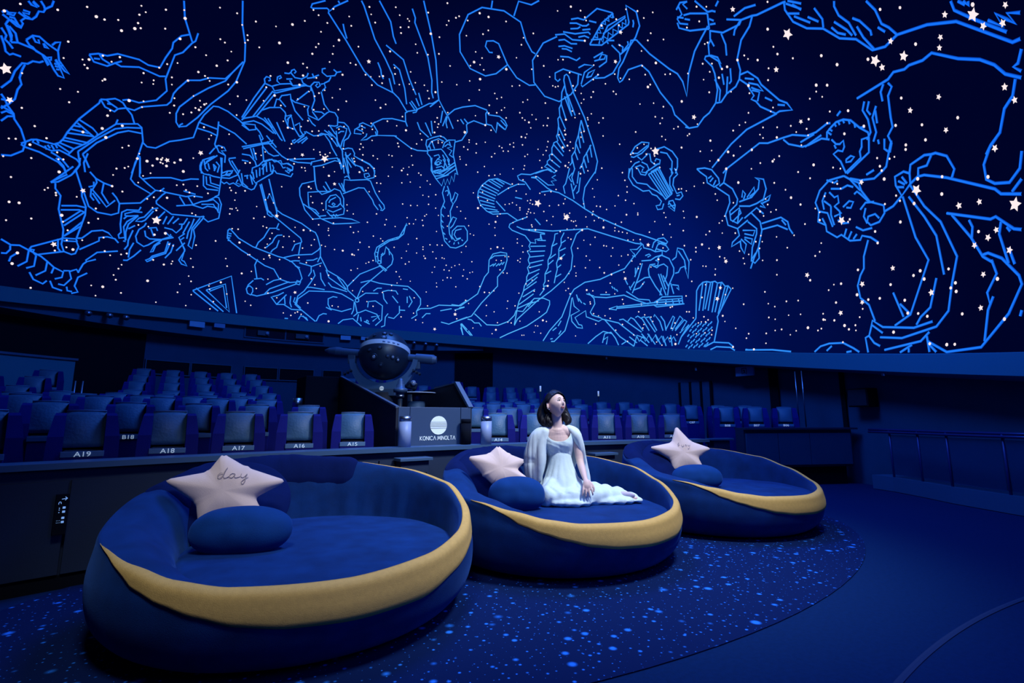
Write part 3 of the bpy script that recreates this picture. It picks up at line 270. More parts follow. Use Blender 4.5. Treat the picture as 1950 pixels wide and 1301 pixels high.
'twin youths head to head':"-1571,1484 -1822,1467 -1876,1479 -1946,1454 -1983,1455 -2070,1429 -2138,1427 -2252,1324 -2351,1256 -2404,1197 -2432,1137 -2495,1082;-2466,1095 -2420,1044 -2358,1020 -2294,943 -2227,915 -2189,888;-1811,1452 -1822,1424 -1774,1396 -1731,1290 -1719,1242 -1668,1212 -1674,1167 -1642,1127;-1781,1463 -1740,1436 -1725,1389;-1610,1447 -1572,1410 -1582,1349 -1566,1279 -1523,1252;-1640,1433 -1601,1396 -1612,1363;-1672,1389 -1616,1344 -1602,1263 -1561,1225;-1654,1370 -1631,1304;-1639,1209 -1615,1159 -1633,1136;-1595,1222 -1591,1197;-268,1441 -315,1465 -688,1548 -759,1523 -906,1510 -989,1499 -1101,1449 -1181,1442 -1288,1455 -1315,1446;-901,1499 -932,1455 -1034,1399 -1089,1391 -1204,1390 -1262,1360;-1032,1431 -1162,1437;-1055,1391 -1214,1410;-1244,1373 -1262,1408 -1311,1424 -1357,1434 -1416,1425 -1464,1398 -1505,1333 -1548,1286 -1542,1261 -1487,1268 -1469,1230 -1445,1211 -1437,1175 -1301,1133;-1342,1434 -1344,1410;-1373,1433 -1375,1408;-1410,1428 -1412,1403;-1451,1403 -1447,1382;-1481,1373 -1475,1347;-1286,1422 -1305,1397;-1269,1405 -1288,1380;-1275,1355 -1296,1317 -1323,1306 -1358,1315 -1348,1279 -1324,1259 -1293,1277 -1251,1269 -1286,1208 -1299,1127;-1330,1204 -1371,1212 -1394,1197 -1358,1182 -1324,1189 -1330,1204;-1542,1261 -1505,1182 -1305,1124;-1383,1464 -1423,1477;-1281,1317 -1284,1292;-1511,1331 -1544,1322;-1724,975 -1746,1015 -1848,1027 -1890,1014 -1917,1010 -1975,970 -1995,895 -1967,862;-1888,1010 -1843,973 -1787,980 -1774,947;-1724,975 -1690,998 -1625,992 -1615,945 -1636,879 -1711,922 -1724,975;-1669,976 -1690,930;-1639,962 -1677,929;-1623,933 -1667,918;-1711,922 -1766,941 -1811,934 -1938,873 -2183,729 -2208,698 -2311,662;-2270,933 -2218,908 -2160,851 -2151,785 -2190,752 -2265,729 -2334,765 -2368,827;-2267,688 -2330,722;-1636,879 -1564,842 -1498,830;-1641,873 -1669,637 -1730,501 -1590,224 -1485,168;-1708,913 -1762,782 -1841,676 -1905,484 -1858,353 -1829,221 -1754,146 -1533,94 -1385,104;-1679,860 -1748,730 -1800,614 -1816,408;-1767,399 -1718,250 -1656,204 -1628,164;-1480,359 -1544,213;-1523,289 -1590,224;-1732,175 -1611,148 -1402,164 -1329,208 -1323,182 -1403,128;-1348,202 -1307,305 -1247,354 -1233,432 -1259,494 -1289,532 -1299,605 -1347,697;-1323,177 -1306,114 -1344,71 -1387,51;-1312,119 -1281,104 -1304,13;-1711,121 -1657,73 -1418,28;-1695,99 -1715,13;-1701,71 -1821,12 -2020,31 -2168,174 -2243,292 -2232,331 -2152,423 -2082,462 -2053,460;-1702,62 -1758,12;-1602,55 -1525,13;-1581,36 -1582,12;-1887,707 -2125,608 -2155,611 -2237,533 -2276,519;-1915,690 -2000,556 -2051,452 -2104,413;-2007,638 -2019,601 -2003,546;-2096,427 -2116,360 -2057,282 -2068,232 -2089,261 -2057,201 -2038,58;-2177,581 -2157,531 -2185,393;-2195,460 -2216,383;-2203,550 -2217,527;-2227,157 -2236,182;-1277,1118 -1159,1129 -1065,1089 -1008,1023 -1020,961 -996,896 -1052,859 -1050,819 -1122,763 -1158,772 -1215,721 -1291,709 -1309,732 -1368,708 -1417,666;-1277,1118 -1314,1084 -1369,1044 -1372,994 -1413,913 -1502,865 -1496,821 -1448,782 -1384,778 -1364,804 -1378,833 -1430,834 -1453,802;-1310,1091 -1366,996;-1135,1057 -1164,1014 -1193,1017 -1187,973 -1148,961 -1189,905 -1131,898;-1155,1074 -1232,1050 -1283,1056 -1323,1032;-1108,1065 -1065,1019 -1063,961;-1020,961 -1084,933 -1103,836;-1122,969 -1108,915 -1118,844;-1212,938 -1267,961 -1296,947 -1267,917 -1236,928;-1316,990 -1340,999 -1360,977 -1407,914;-1333,888 -1381,917 -1443,904;-1373,887 -1347,841 -1362,794;-1276,794 -1322,762 -1392,760;-1152,869 -1186,839 -1232,833;-1174,752 -1204,801;-1204,734 -1239,776;-1242,726 -1274,751;-1140,1136 -1193,1101 -1224,1108;-1035,910 -1052,859;-1148,961 -1179,919 -1172,865;-1078,1015 -1122,969;-1679,1181 -1635,1129 -1589,1065 -1558,1052 -1485,1031 -1386,1054 -1316,1089;-1439,1070 -1502,1077;-899,15 -944,53 -1011,72 -1117,75 -1196,40 -1241,15;-994,23 -1032,56;-1146,15 -1184,21",
'leafy branch held in a hand':"-21,1537 -102,1525 -166,1495 -212,1414 -208,1373 -149,1358 -91,1407 -97,1455 -47,1503 -21,1537;-110,1438 -151,1449;-119,1408 -163,1432;-145,1373 -182,1407;-316,1463 -251,1369 -202,1353;-166,1354 -272,1260 -266,1206 -202,1122 -209,1036 -293,993 -403,1040;-251,1369 -320,1304 -346,1216 -327,1179 -249,1140 -242,1072 -302,1033 -360,1070;-357,1193 -477,1199 -557,1244 -585,1302 -553,1331 -625,1298 -626,1226 -581,1160 -511,1144 -444,1139 -348,1161;-390,1219 -412,1268 -429,1237 -402,1203;-437,1208 -523,1267 -519,1228 -463,1209;-563,1151 -651,1174 -625,1142 -558,1133;-552,1141 -580,1095 -537,1118;-251,1112 -345,1148 -351,1105 -256,1055;-342,1135 -303,1040;-374,1060 -503,1113 -554,1055;-400,1027 -468,960 -460,922;-447,1085 -510,1005 -512,938 -458,815 -407,742 -367,665;-522,989 -698,997 -749,953 -753,902 -775,860;-513,945 -656,948 -738,899;-701,977 -729,933;-293,993 -300,937 -226,893 -212,860 -309,894;-311,907 -352,859 -325,788 -300,840 -301,895;-339,971 -450,950 -426,914 -350,942;-345,915 -414,890 -399,851 -343,902;-460,922 -403,824 -380,718;-458,815 -454,735 -410,701 -382,732 -428,779;-309,19 -546,25 -708,14",
}
STARS="6934,1345,3 6838,1183,2 6453,1932,1 6381,1993,1 6648,1919,1 6538,1651,1 6639,967,1 5758,1205,2 5850,1126,1 5970,1139,1 7107,1638,1 6427,857,1 6734,1938,0 6592,1933,0 6708,1685,0 6680,1578,0 6609,1387,0 6504,1422,0 6525,1332,0 6760,1169,0 6845,1368,0 6653,1093,0 6759,956,0 6724,970,0 6564,1047,0 6754,837,0 6606,886,0 7061,1723,0 6870,1819,0 6513,1981,0 6435,2148,0 6381,2129,0 6409,2090,0 6383,2037,0 6346,2017,0 6186,2107,0 6263,2222,0 6036,1891,0 5967,1935,0 6078,1839,0 6164,1750,0 6073,1737,0 6064,1711,0 6146,1682,0 6385,1582,1 6395,1566,0 6263,1398,0 6266,1357,1 6266,1256,1 6222,1205,1 6373,1180,1 6147,1331,1 6172,1522,1 6076,1563,0 6069,1518,0 5957,1819,0 5933,1770,0 5871,1684,0 5851,1631,0 5861,1565,0 5760,1597,0 5703,1636,0 5685,1682,0 5652,1680,1 5647,1706,0 5627,1737,1 5614,1750,0 5673,1750,0 5737,1763,0 5829,1853,1 5781,1949,1 5716,1945,0 5686,1941,0 5662,1926,0 5499,1965,0 5434,2012,1 5660,2059,1 5784,2092,0 5591,2136,0 5595,2211,0 5736,2253,0 5685,2248,0 5524,2385,0 5500,2353,0 5513,2324,0 5883,2453,0 5715,2488,0 5617,2433,0 5511,2510,0 5897,2105,0 6093,2247,1 6137,2293,0 6042,2101,1 6574,1630,0 6547,1605,0 6520,1595,0 6472,1720,0 6367,1769,0 6401,1713,0 6094,1178,0 6057,1209,0 6086,1013,0 6034,1038,0 6013,1057,0 5898,1145,1 5832,1189,1 5802,1194,1 5797,1210,0 5801,1170,0 5782,1168,0 5750,1159,1 5699,1206,1 5661,1243,1 5523,1354,2 5568,1292,0 5614,1160,1 5493,1488,0 5484,1523,0 5564,1564,0 5331,1761,0 5421,1824,0 5379,1910,0 5292,1910,0 5341,1586,0 5366,1457,0 5968,1180,0 6455,940,0 6427,950,0 6476,982,0 6254,780,2 5719,706,3 6351,348,2 6231,338,1 6547,240,1 6566,162,1 6651,563,1 6597,574,1 6510,491,0 6643,440,0 6679,724,0 6478,707,0 6463,727,0 6410,709,0 6405,693,0 6342,565,1 6325,522,0 6286,469,0 6279,396,0 6273,345,0 6338,305,0 6169,559,0 6115,606,0 6145,677,0 6080,875,1 6281,723,0 6095,959,0 6003,858,0 6185,420,0 6054,474,0 6029,373,0 5989,349,0 5917,372,0 5880,388,0 5902,291,0 5919,256,0 5945,200,0 5926,165,0 6006,95,1 6082,93,0 5879,66,0 6046,19,0 5704,196,1 5625,26,0 5604,354,1 5544,395,0 5549,372,0 5687,377,0 5408,447,0 5380,377,0 5403,291,0 5379,248,0 5463,209,0 5472,135,0 5364,130,0 5397,28,0 5202,23,0 5181,93,0 5139,280,1 5229,249,0 5232,230,0 5223,201,0 5077,180,0 5066,795,0 5034,676,1 5117,788,0 5127,505,0 5106,438,0 4974,393,1 5235,646,0 5385,573,0 5476,1076,0 5634,1034,0 5586,1055,0 5742,951,0 5777,884,0 5821,857,0 5914,962,0 5894,1024,0 5848,1063,0 5768,799,0 5737,786,0 5681,910,1 5839,634,0 5767,640,0 5711,586,1 5634,617,1 5559,527,0 5591,533,0 4914,134,0 4862,102,0 4893,427,0 5144,1047,0 5168,961,0 5119,980,0 5103,963,0 5162,914,0 4949,927,0 5194,1123,0 5150,1113,0 5075,1153,0 5378,1042,0 5478,982,0 5524,1005,0 5555,1017,0 5435,831,0 5466,838,0 6445,15,0 4104,2605,2 5031,2338,1 4621,1620,2 4388,1641,3 3508,2085,1 2745,2140,2 2390,3159,1 4393,2422,1 5298,2556,0 5140,2633,1 5024,2705,0 4794,2686,0 5192,2453,1 5366,2346,0 4774,2588,0 4791,2554,0 4806,2491,1 4870,2383,0 4814,2367,0 4894,2797,0 4978,2814,0 4745,2895,0 4756,2773,0 4509,2895,0 4445,2833,0 4548,2685,1 4591,2622,0 4574,2558,0 4281,2695,0 4583,2485,0 4332,2541,0 4261,2543,0 4266,3030,0 4214,2980,0 4129,2930,0 3863,3101,0 3780,3050,0 3645,3040,0 3615,3026,0 3740,2958,0 3615,2977,0 3720,2914,0 3480,2854,0 3445,2787,0 3842,2742,1 3745,2616,0 3885,2520,1 3931,2508,0 4041,2484,0 4113,2487,0 4009,2416,0 3883,2458,0 3654,2483,0 3729,2566,0 3517,2615,0 3439,2530,0 3520,2507,0 3311,2523,0 3459,2467,0 3261,2479,0 3151,2478,1 3237,2413,0 3283,2789,0 3115,2811,0 3253,2964,1 3111,2948,0 3313,3126,0 3064,2575,0 2971,3222,0 2954,3088,0 2992,3053,0 2826,3117,0 2768,3131,0 2620,3102,0 2663,2982,0 2531,2854,0 2438,2804,0 2569,2769,1 2631,2738,0 2479,2748,0 2430,2706,0 2239,3128,1 2279,3025,0 2379,2997,0 2943,2722,0 2847,2566,0 2654,2607,0 2497,2626,1 2520,2532,0 2675,2438,0 2299,2503,0 2274,2456,0 2393,2398,0 2296,2331,0 2595,2300,0 2408,2326,0 2838,2243,0 2466,2216,1 2392,2170,0 3115,2248,0 3084,2352,0 2974,2308,0 3095,2192,0 3145,2207,0 3106,2161,0 3143,2108,1 3324,2076,0 3302,2021,0 3060,2080,0 3168,2016,0 3092,2033,0 3090,2014,0 3041,2022,0 3362,1974,0 3423,1922,0 3593,1948,0 3578,1918,0 3629,2110,0 3750,2133,0 3942,2079,0 3917,2026,0 4045,2032,0 4036,2004,0 4018,1972,0 3901,1923,0 4024,1865,0 4027,1813,0 3993,1839,0 3983,1768,0 3865,1781,0 3811,1761,0 3683,1819,0 3646,1817,0 3413,1852,0 3391,1763,0 3629,1710,0 3515,1692,1 3498,1716,0 3433,1738,0 2760,2000,0 2690,2070,0 2595,2037,0 2477,2056,0 2709,1977,0 2601,1950,0 2811,1901,0 2806,1878,0 2360,1950,0 2402,1918,0 2730,1827,0 2499,1821,0 2585,1762,0 2690,2048,0 4382,2296,0 4446,2201,0 4279,2210,0 3934,2295,0 3799,2281,0 3857,2239,1 4349,2116,0 3569,2205,0 4508,2081,0 4646,1934,0 4720,2043,0 4810,2085,0 4716,2182,0 4643,2161,0 4605,2200,0 4551,2241,0 4615,2045,0 4829,2291,1 4836,2206,1 5152,2177,0 4680,2316,0 5154,2076,0 5049,2039,1 5135,1961,0 4958,1979,0 4829,1816,1 4781,1821,0 4889,1857,0 4701,1864,0 4753,1687,0 4759,1642,0 4519,1697,0 4450,1690,0 4345,1709,0 4440,1667,0 4390,1683,0 4362,1673,0 4577,1855,0 4509,1876,0 4505,1833,0 4353,1841,0 4416,1950,0 4297,1946,0 4247,1983,0 4076,1714,0 4063,1687,0 3982,1716,0 4210,1781,0 5063,1504,0 4981,1544,0 5009,1504,0 5092,1409,0 5132,1394,0 4687,1567,0 4753,1540,0 4684,1518,0 4601,1504,0 4570,1508,0 4558,1483,0 4382,1562,0 4220,1637,0 4260,1545,0 4175,1618,0 3992,1596,1 3924,1625,0 3903,1655,0 3835,1662,0 4474,284,2 4239,1428,2 4747,998,2 3004,50,2 2791,233,2 4311,1493,1 4231,982,0 4231,960,0 4217,912,0 4754,1279,0 4854,873,0 4820,867,0 4762,825,0 4773,770,0 4789,713,0 4804,675,0 4755,608,1 4799,564,0 4746,588,0 4656,586,0 4945,578,0 4929,582,0 4738,378,0 4830,271,0 4562,64,0 4490,47,0 4453,77,0 4431,90,0 4394,70,0 4122,27,1 4342,193,0 4294,389,0 4335,445,0 4624,401,0 4722,241,0 4637,207,0 3916,486,0 3913,378,0 4170,506,0 4264,588,0 4402,600,0 4479,639,0 4457,738,0 4643,713,0 4547,790,0 4600,827,0 4650,818,0 4558,927,0 4473,917,1 4407,924,0 4355,844,0 4377,782,0 4277,800,0 4238,795,0 4142,779,0 4058,781,1 3957,757,1 3935,752,0 3900,815,0 3891,894,0 3790,861,0 3757,981,0 3676,966,0 3651,944,0 4009,1036,0 3970,984,0 3922,1002,0 3837,1113,0 3749,1214,0 3645,1116,0 3636,1172,0 3531,1114,0 3521,894,0 3383,870,0 3369,946,0 3376,1163,0 3329,1168,0 3308,1215,0 3231,1217,0 3219,1163,0 3207,1264,0 3188,1282,0 3406,1223,0 3171,1390,0 3280,1017,0 3203,936,0 3201,909,0 3126,967,0 3044,973,0 2988,975,0 3089,894,0 3186,839,0 3169,816,1 3047,828,0 2979,839,0 2955,833,0 2928,763,0 2866,746,0 2830,767,0 2780,783,0 2949,711,0 2891,708,0 3081,671,0 3057,732,0 2955,597,0 2907,629,0 2867,630,0 3024,560,0 3018,519,0 2805,537,0 2733,662,0 3130,451,0 3314,551,0 3436,587,0 3418,560,0 3455,516,0 3475,636,0 3430,791,0 3345,759,0 3383,731,0 3269,863,0 3886,618,0 3951,591,0 3804,685,0 3776,701,0 3733,725,0 3754,279,0 3808,382,0 3506,430,0 3256,374,0 3103,300,0 3249,205,0 3380,152,0 3141,109,0 3220,133,0 2769,185,0 2790,275,0 3511,483,0 3601,396,0 3686,236,0 4042,190,0 4102,193,0 3442,1662,0 3311,1693,0 3283,1677,0 3663,1613,0 3501,1570,0 3403,1591,0 3283,1554,0 3204,1627,0 3166,1596,0 3176,1469,0 3244,1476,0 3470,1358,0 3377,1354,0 3301,1363,0 3086,1359,0 3093,1497,0 3049,1287,0 2933,1292,0 3061,1116,0 2939,1183,0 3785,1525,0 3741,1527,0 3747,1446,0 3858,1424,0 3810,1589,0 3997,1172,0 4076,1251,0 4065,1193,0 4311,1152,0 4335,1214,0 4428,1201,0 4456,1257,0 4494,1343,1 4469,1332,0 4401,1041,0 4334,998,0 4189,1043,0 4944,1040,0 4856,963,0 4854,1182,0 4878,1122,0 4799,1111,0 5152,963,0 5210,1143,0 483,2553,2 247,2728,2 458,2836,1 2173,2810,2 3,2409,1 -162,1922,2 364,1774,3 775,3053,1 1013,3063,0 655,2998,0 637,2943,0 640,2918,0 219,2822,0 224,2777,0 25,2843,0 -103,2787,0 -129,2723,0 -270,2717,0 -110,2609,0 -32,2578,0 -214,2523,0 104,2536,0 339,2649,0 782,2787,1 1192,2705,0 1265,2714,0 1152,2592,0 785,2591,0 858,2485,0 1454,2595,0 1440,2518,0 1406,2505,0 1367,2506,0 1158,2482,0 1143,2440,0 1075,2405,0 909,2391,0 957,2354,0 1061,2352,0 1107,2327,0 717,2422,0 554,2467,0 648,2344,0 626,2317,0 501,2421,0 397,2387,0 176,2438,0 185,2369,0 -42,2303,0 -99,2288,0 212,2276,1 175,2285,0 -98,2068,1 217,2144,0 378,2177,0 122,2089,0 252,2040,0 179,2010,0 222,1977,0 39,1902,0 92,1899,0 530,1975,0 248,1874,0 219,1840,0 -29,1810,0 -54,1817,0 72,1738,1 756,1911,0 933,2013,0 878,2161,0 946,2131,0 1013,2220,0 1074,2195,0 1075,2178,0 1168,2244,0 1237,2218,0 1093,2126,0 1253,2278,0 1362,2215,1 1406,2087,1 1407,2123,0 1490,2093,0 1429,2041,0 1405,1986,1 1469,1974,1 1360,2014,0 1340,1955,0 1387,1939,0 1159,2086,0 1198,2081,0 1213,2041,0 1598,2252,0 1627,2187,0 1677,2191,0 1763,2253,0 1808,2297,0 1851,2181,0 1866,2232,1 1917,2255,0 1949,2276,0 1973,2324,0 1915,2127,0 1939,2096,0 1991,2104,1 1648,2043,0 1669,1995,0 1688,1962,0 1791,1980,0 1734,1925,0 1785,1874,0 1769,1804,0 2104,2051,0 2153,2037,0 2107,2013,0 1988,2029,0 1934,1937,0 1971,1920,0 1986,1831,0 1998,1798,0 2137,1803,0 2183,1973,0 2247,1974,0 2295,2021,0 2262,2006,0 2179,2375,0 2226,2354,0 2171,2283,0 2207,2467,0 2081,2705,1 1771,2888,0 1892,2791,0 1531,2957,0 1710,2939,0 1942,3082,0 1502,2692,0 1555,2779,0 1693,2682,0 2031,2560,0 1920,2560,0 1838,2432,0 1909,2415,0 1596,2385,0 1029,1736,0 1202,1732,0 1274,1776,0 1441,1785,0 1470,1803,1 1422,1830,0 1595,1765,0 1629,1864,0 1619,1921,0 -171,1863,0 -418,2132,0 -486,2230,0 -690,2472,0 -758,2555,0 -110,1660,0 774,2510,0 655,1803,0 560,1843,0 625,1809,0 473,1857,0 476,1772,0 406,1807,0 388,1739,0 413,1678,0 361,1634,0 670,1743,0 622,1674,0 195,1580,0 1856,1458,3 1524,1307,3 1609,893,2 625,978,2 -98,871,2 -147,750,2 894,674,2 -43,446,2 -76,537,2 1297,1714,1 1853,1720,0 1102,1183,1 1337,1070,0 1156,1393,0 1114,1385,0 1045,1352,0 1204,1345,0 1306,1427,0 1170,1482,0 1105,1637,0 1177,1561,0 943,1375,0 814,1413,0 782,1484,0 772,1532,0 784,1592,0 796,1663,0 888,1465,0 725,1371,0 698,1280,0 700,1265,0 826,1280,1 893,1216,0 972,1170,0 977,1141,0 933,1132,0 843,1108,0 893,1121,0 961,1206,0 1094,1248,0 1200,1256,0 1294,1299,0 1216,1315,0 1146,1280,0 1291,1201,0 1415,1218,0 1444,1185,0 1350,1173,1 1481,1346,0 1500,1321,0 1545,1341,0 1468,1270,0 1443,1261,0 1419,1267,0 1682,1320,0 1759,1281,0 1705,1239,0 1788,1374,0 1716,1429,0 1605,1432,0 1544,1444,0 1521,1488,0 1822,1557,0 1762,1540,0 1684,1568,0 1619,1586,0 1992,1552,0 1978,1485,0 1940,1491,0 1950,1460,0 1919,1449,0 2111,1584,0 2156,1654,0 2019,1694,0 2080,1652,0 2254,1445,0 2202,1453,0 2164,1465,0 2115,1442,0 2075,1414,0 2076,1392,0 1968,1400,0 1978,1375,0 1948,1364,0 1905,1359,0 1994,1352,0 1994,1322,0 2046,1301,0 1942,1239,0 1936,1220,0 1898,1188,1 1973,1186,0 2163,1261,0 2206,1611,0 2315,1347,0 2349,1323,0 2371,1263,1 2380,1202,0 2449,1236,0 2376,1121,0 2468,1481,0 2527,1564,0 2583,1397,1 2552,1425,0 2640,1551,0 2580,1507,0 2527,1629,0 2444,1732,0 2371,1738,0 2303,1750,0 2347,997,1 2281,988,0 2424,977,0 2256,899,0 2215,901,0 2057,1019,0 2114,1091,0 2114,1050,0 2048,955,0 1994,967,0 2078,884,0 2108,864,0 2083,848,0 1966,793,0 2229,723,0 2273,724,0 2311,755,0 2300,855,0 2358,857,0 2638,824,0 2727,730,0 2655,703,0 2626,713,0 2681,634,0 2763,918,0 2713,985,0 2628,1110,0 2668,1122,0 2729,1281,0 2789,1353,0 2833,1394,0 2690,1207,0 2534,560,0 2478,500,1 2423,500,0 2372,523,0 2447,358,0 2209,420,0 2212,339,0 2123,373,0 2193,189,0 2155,183,0 2356,293,0 2441,243,0 2686,397,0 2649,364,0 2310,176,0 2058,209,0 2086,513,0 1913,542,0 1939,659,0 2008,616,0 1753,656,0 1761,602,1 1809,570,0 1846,322,0 1760,222,0 1800,232,1 1880,170,0 1854,168,0 1815,92,0 1889,99,0 2024,57,0 2002,59,0 2322,96,1 2361,50,0 2581,97,0 1425,85,0 1505,524,0 1320,565,1 1252,557,0 1526,579,0 1554,558,0 1572,643,0 1440,741,0 1440,710,0 1520,734,0 1456,809,0 1332,792,0 1172,791,0 1123,737,1 1044,719,1 959,808,0 1039,900,0 1016,978,0 1281,868,0 1319,911,0 1412,992,0 1266,1024,0 1114,1006,0 1085,1000,0 1207,1094,0 1517,1102,0 1524,1189,0 1486,1086,0 1607,1167,0 781,1038,0 705,1035,0 840,1042,0 597,1093,0 458,1054,0 470,935,0 373,1021,0 246,931,0 132,900,0 136,865,0 196,802,0 200,612,0 67,919,1 2,877,0 -93,795,0 15,995,0 -25,1017,0 80,1156,1 210,1170,0 238,1062,0 207,1226,0 368,1136,0 525,1181,0 401,1202,0 413,1245,0 136,1388,0 211,1418,0 182,1415,0 44,1408,0 -58,1414,0 -149,1303,0 -154,1251,0 -132,1068,0 -165,1081,0 -146,983,0 -269,962,0 -286,815,0 -313,754,0 -319,710,0 -40,697,0 -33,650,0 79,735,0 50,730,0 -193,524,0 -289,387,0 -93,300,1 -216,194,0 -317,113,0 -336,149,0 258,344,0 233,343,0 262,486,0 423,387,0 403,394,0 752,348,0 688,319,0 622,297,0 927,469,0 916,426,0 810,414,0 725,422,1 470,424,0 560,441,0 1059,633,0 1105,542,0 1010,526,0 1066,375,0 1281,443,0 1277,424,0 1239,323,0 1055,280,0 1113,305,0 1184,303,0 1211,218,0 921,222,0 797,123,0 857,57,0 990,163,0 602,257,0 694,226,0 703,192,0 553,62,0 419,102,0 496,35,0 360,50,1 403,194,0 374,243,0 350,136,0 66,573,0 105,465,0 -121,476,0 87,296,0 47,268,0 71,251,0 112,252,0 141,243,0 192,288,0 6,178,0 73,156,0 9,140,0 157,148,0 -198,40,1 -114,252,0 905,737,0 749,764,0 814,840,0 527,835,1 725,806,0 707,615,0 613,770,0 852,901,0 925,894,0 -1349,2036,3 -1059,2381,2 -1813,1587,3 -1989,1506,3 -2234,1451,2 -2444,1417,3 -1103,1548,2 -1104,1913,2 -2065,1237,2 -2322,1510,2 -2546,1301,2 -1226,2141,1 -1184,2036,0 -1182,1985,1 -1279,1904,0 -907,2111,0 -922,2078,0 -997,2034,1 -1049,1949,0 -701,2118,1 -644,2126,1 -576,2195,0 -515,2156,0 -574,2087,1 -416,2034,0 -625,1960,0 -806,1932,1 -783,1885,0 -826,2114,1 -611,2332,0 -645,2328,0 -289,2227,0 -698,1772,0 -636,1723,0 -573,1725,0 -496,1709,0 -774,1635,0 -894,1591,0 -928,1720,0 -895,1705,0 -740,1570,0 -724,1600,0 -859,1531,1 -1010,1556,0 -1034,1503,0 -1171,1536,1 -1125,1489,0 -1117,1448,0 -1343,1687,1 -1420,1648,1 -1320,1655,0 -1345,1608,0 -1248,1641,0 -1491,1806,1 -1562,1707,1 -994,1889,0 -1481,1453,1 -1351,1508,0 -1297,1456,0 -1543,1328,1 -1036,1411,0 -1389,1347,1 -1832,1535,2 -1775,1618,1 -1967,1608,2 -2090,1510,1 -2199,1418,2 -1853,1344,1 -1873,1264,2 -1748,1239,1 -1906,1168,1 -2029,1082,2 -1893,1092,1 -2118,1102,1 -1765,1120,1 -1754,1099,1 -1668,1092,0 -1633,1095,0 -1553,1130,0 -1554,1081,1 -1557,1054,1 -1222,1193,0 -1273,1168,0 -1080,1260,1 -940,1257,0 -604,1527,1 -510,1583,0 -380,1580,1 -421,1539,1 -225,1635,0 -244,1709,1 -177,1564,0 -263,1548,1 -315,1465,1 -643,1415,0 -755,1393,1 -773,1401,0 -825,1408,0 -548,1400,0 -2410,1093,2 -2429,1023,2 -2250,892,2 -2458,1351,2 -2602,1345,2 -2472,1448,1 -2132,1691,1 -2024,1760,1 -848,2511,0 -1369,2257,0 -532,2493,0 -1184,859,3 -1744,877,3 -2274,630,3 -1272,438,2 -1264,325,2 -853,554,2 -1101,271,2 -2020,513,2 -2152,552,2 -1735,327,2 -1974,720,2 -2092,701,2 -1891,806,1 -1920,886,1 -1771,929,1 -1557,1004,1 -1395,1041,2 -1021,1188,0 -825,1109,1 -890,1043,1 -795,1174,0 -715,1247,0 -394,1336,1 -138,778,0 -486,713,0 -612,697,0 -599,589,0 -636,866,0 -714,772,0 -787,848,0 -893,905,0 -997,751,0 -975,696,0 -935,675,0 -874,515,1 -1059,462,0 -1115,461,1 -1016,430,0 -1068,342,1 -766,382,0 -667,384,0 -510,378,0 -566,352,0 -683,281,0 -783,282,0 -965,275,0 -967,235,1 -981,232,0 -1052,225,1 -1130,187,1 -1163,161,1 -1211,185,0 -1215,152,0 -1243,234,0 -1266,284,0 -843,184,1 -924,162,0 -951,174,0 -747,165,0 -699,137,0 -624,178,0 -569,171,0 -513,272,0 -568,256,0 -492,150,0 -493,74,0 -484,471,0 -1497,499,2 -1472,407,1 -1391,336,1 -1309,337,1 -1561,306,1 -1676,453,1 -1696,405,1 -1630,435,1 -1853,431,1 -1886,355,1 -1887,312,1 -1856,334,1 -1646,224,1 -1704,204,1 -1578,232,1 -1482,130,1 -1826,49,1 -1874,49,1 -1721,57,1 -1917,197,1 -2024,215,2 -2152,151,1 -2125,335,1 -2050,369,2 -2205,448,2 -2101,530,2 -2055,570,1 -1595,743,1 -1412,734,1 -1416,664,1 -1518,869,0 -1623,856,0 -1606,891,0 -1709,814,1 -2171,791,1 -1250,530,1 -1229,376,1 -1120,79,0 -389,25,1 -1247,851,1 -1231,839,0 -1017,903,1 -1029,953,0 -1002,986,0 -1097,1043,0 -1185,1107,0 -1217,1088,0 -1233,1053,0 -626,1054,0 -675,1059,0 -555,1040,0 -532,1079,1 -605,1156,0 -612,1113,0 -196,1113,0 -303,1198,0 -499,901,0 -472,808,0 -446,864,0 -504,854,0 -367,777,0"
def parse(s): return [[tuple(int(v)/50 for v in q.split(',')) for q in pl.split()] for pl in s.split(';')]
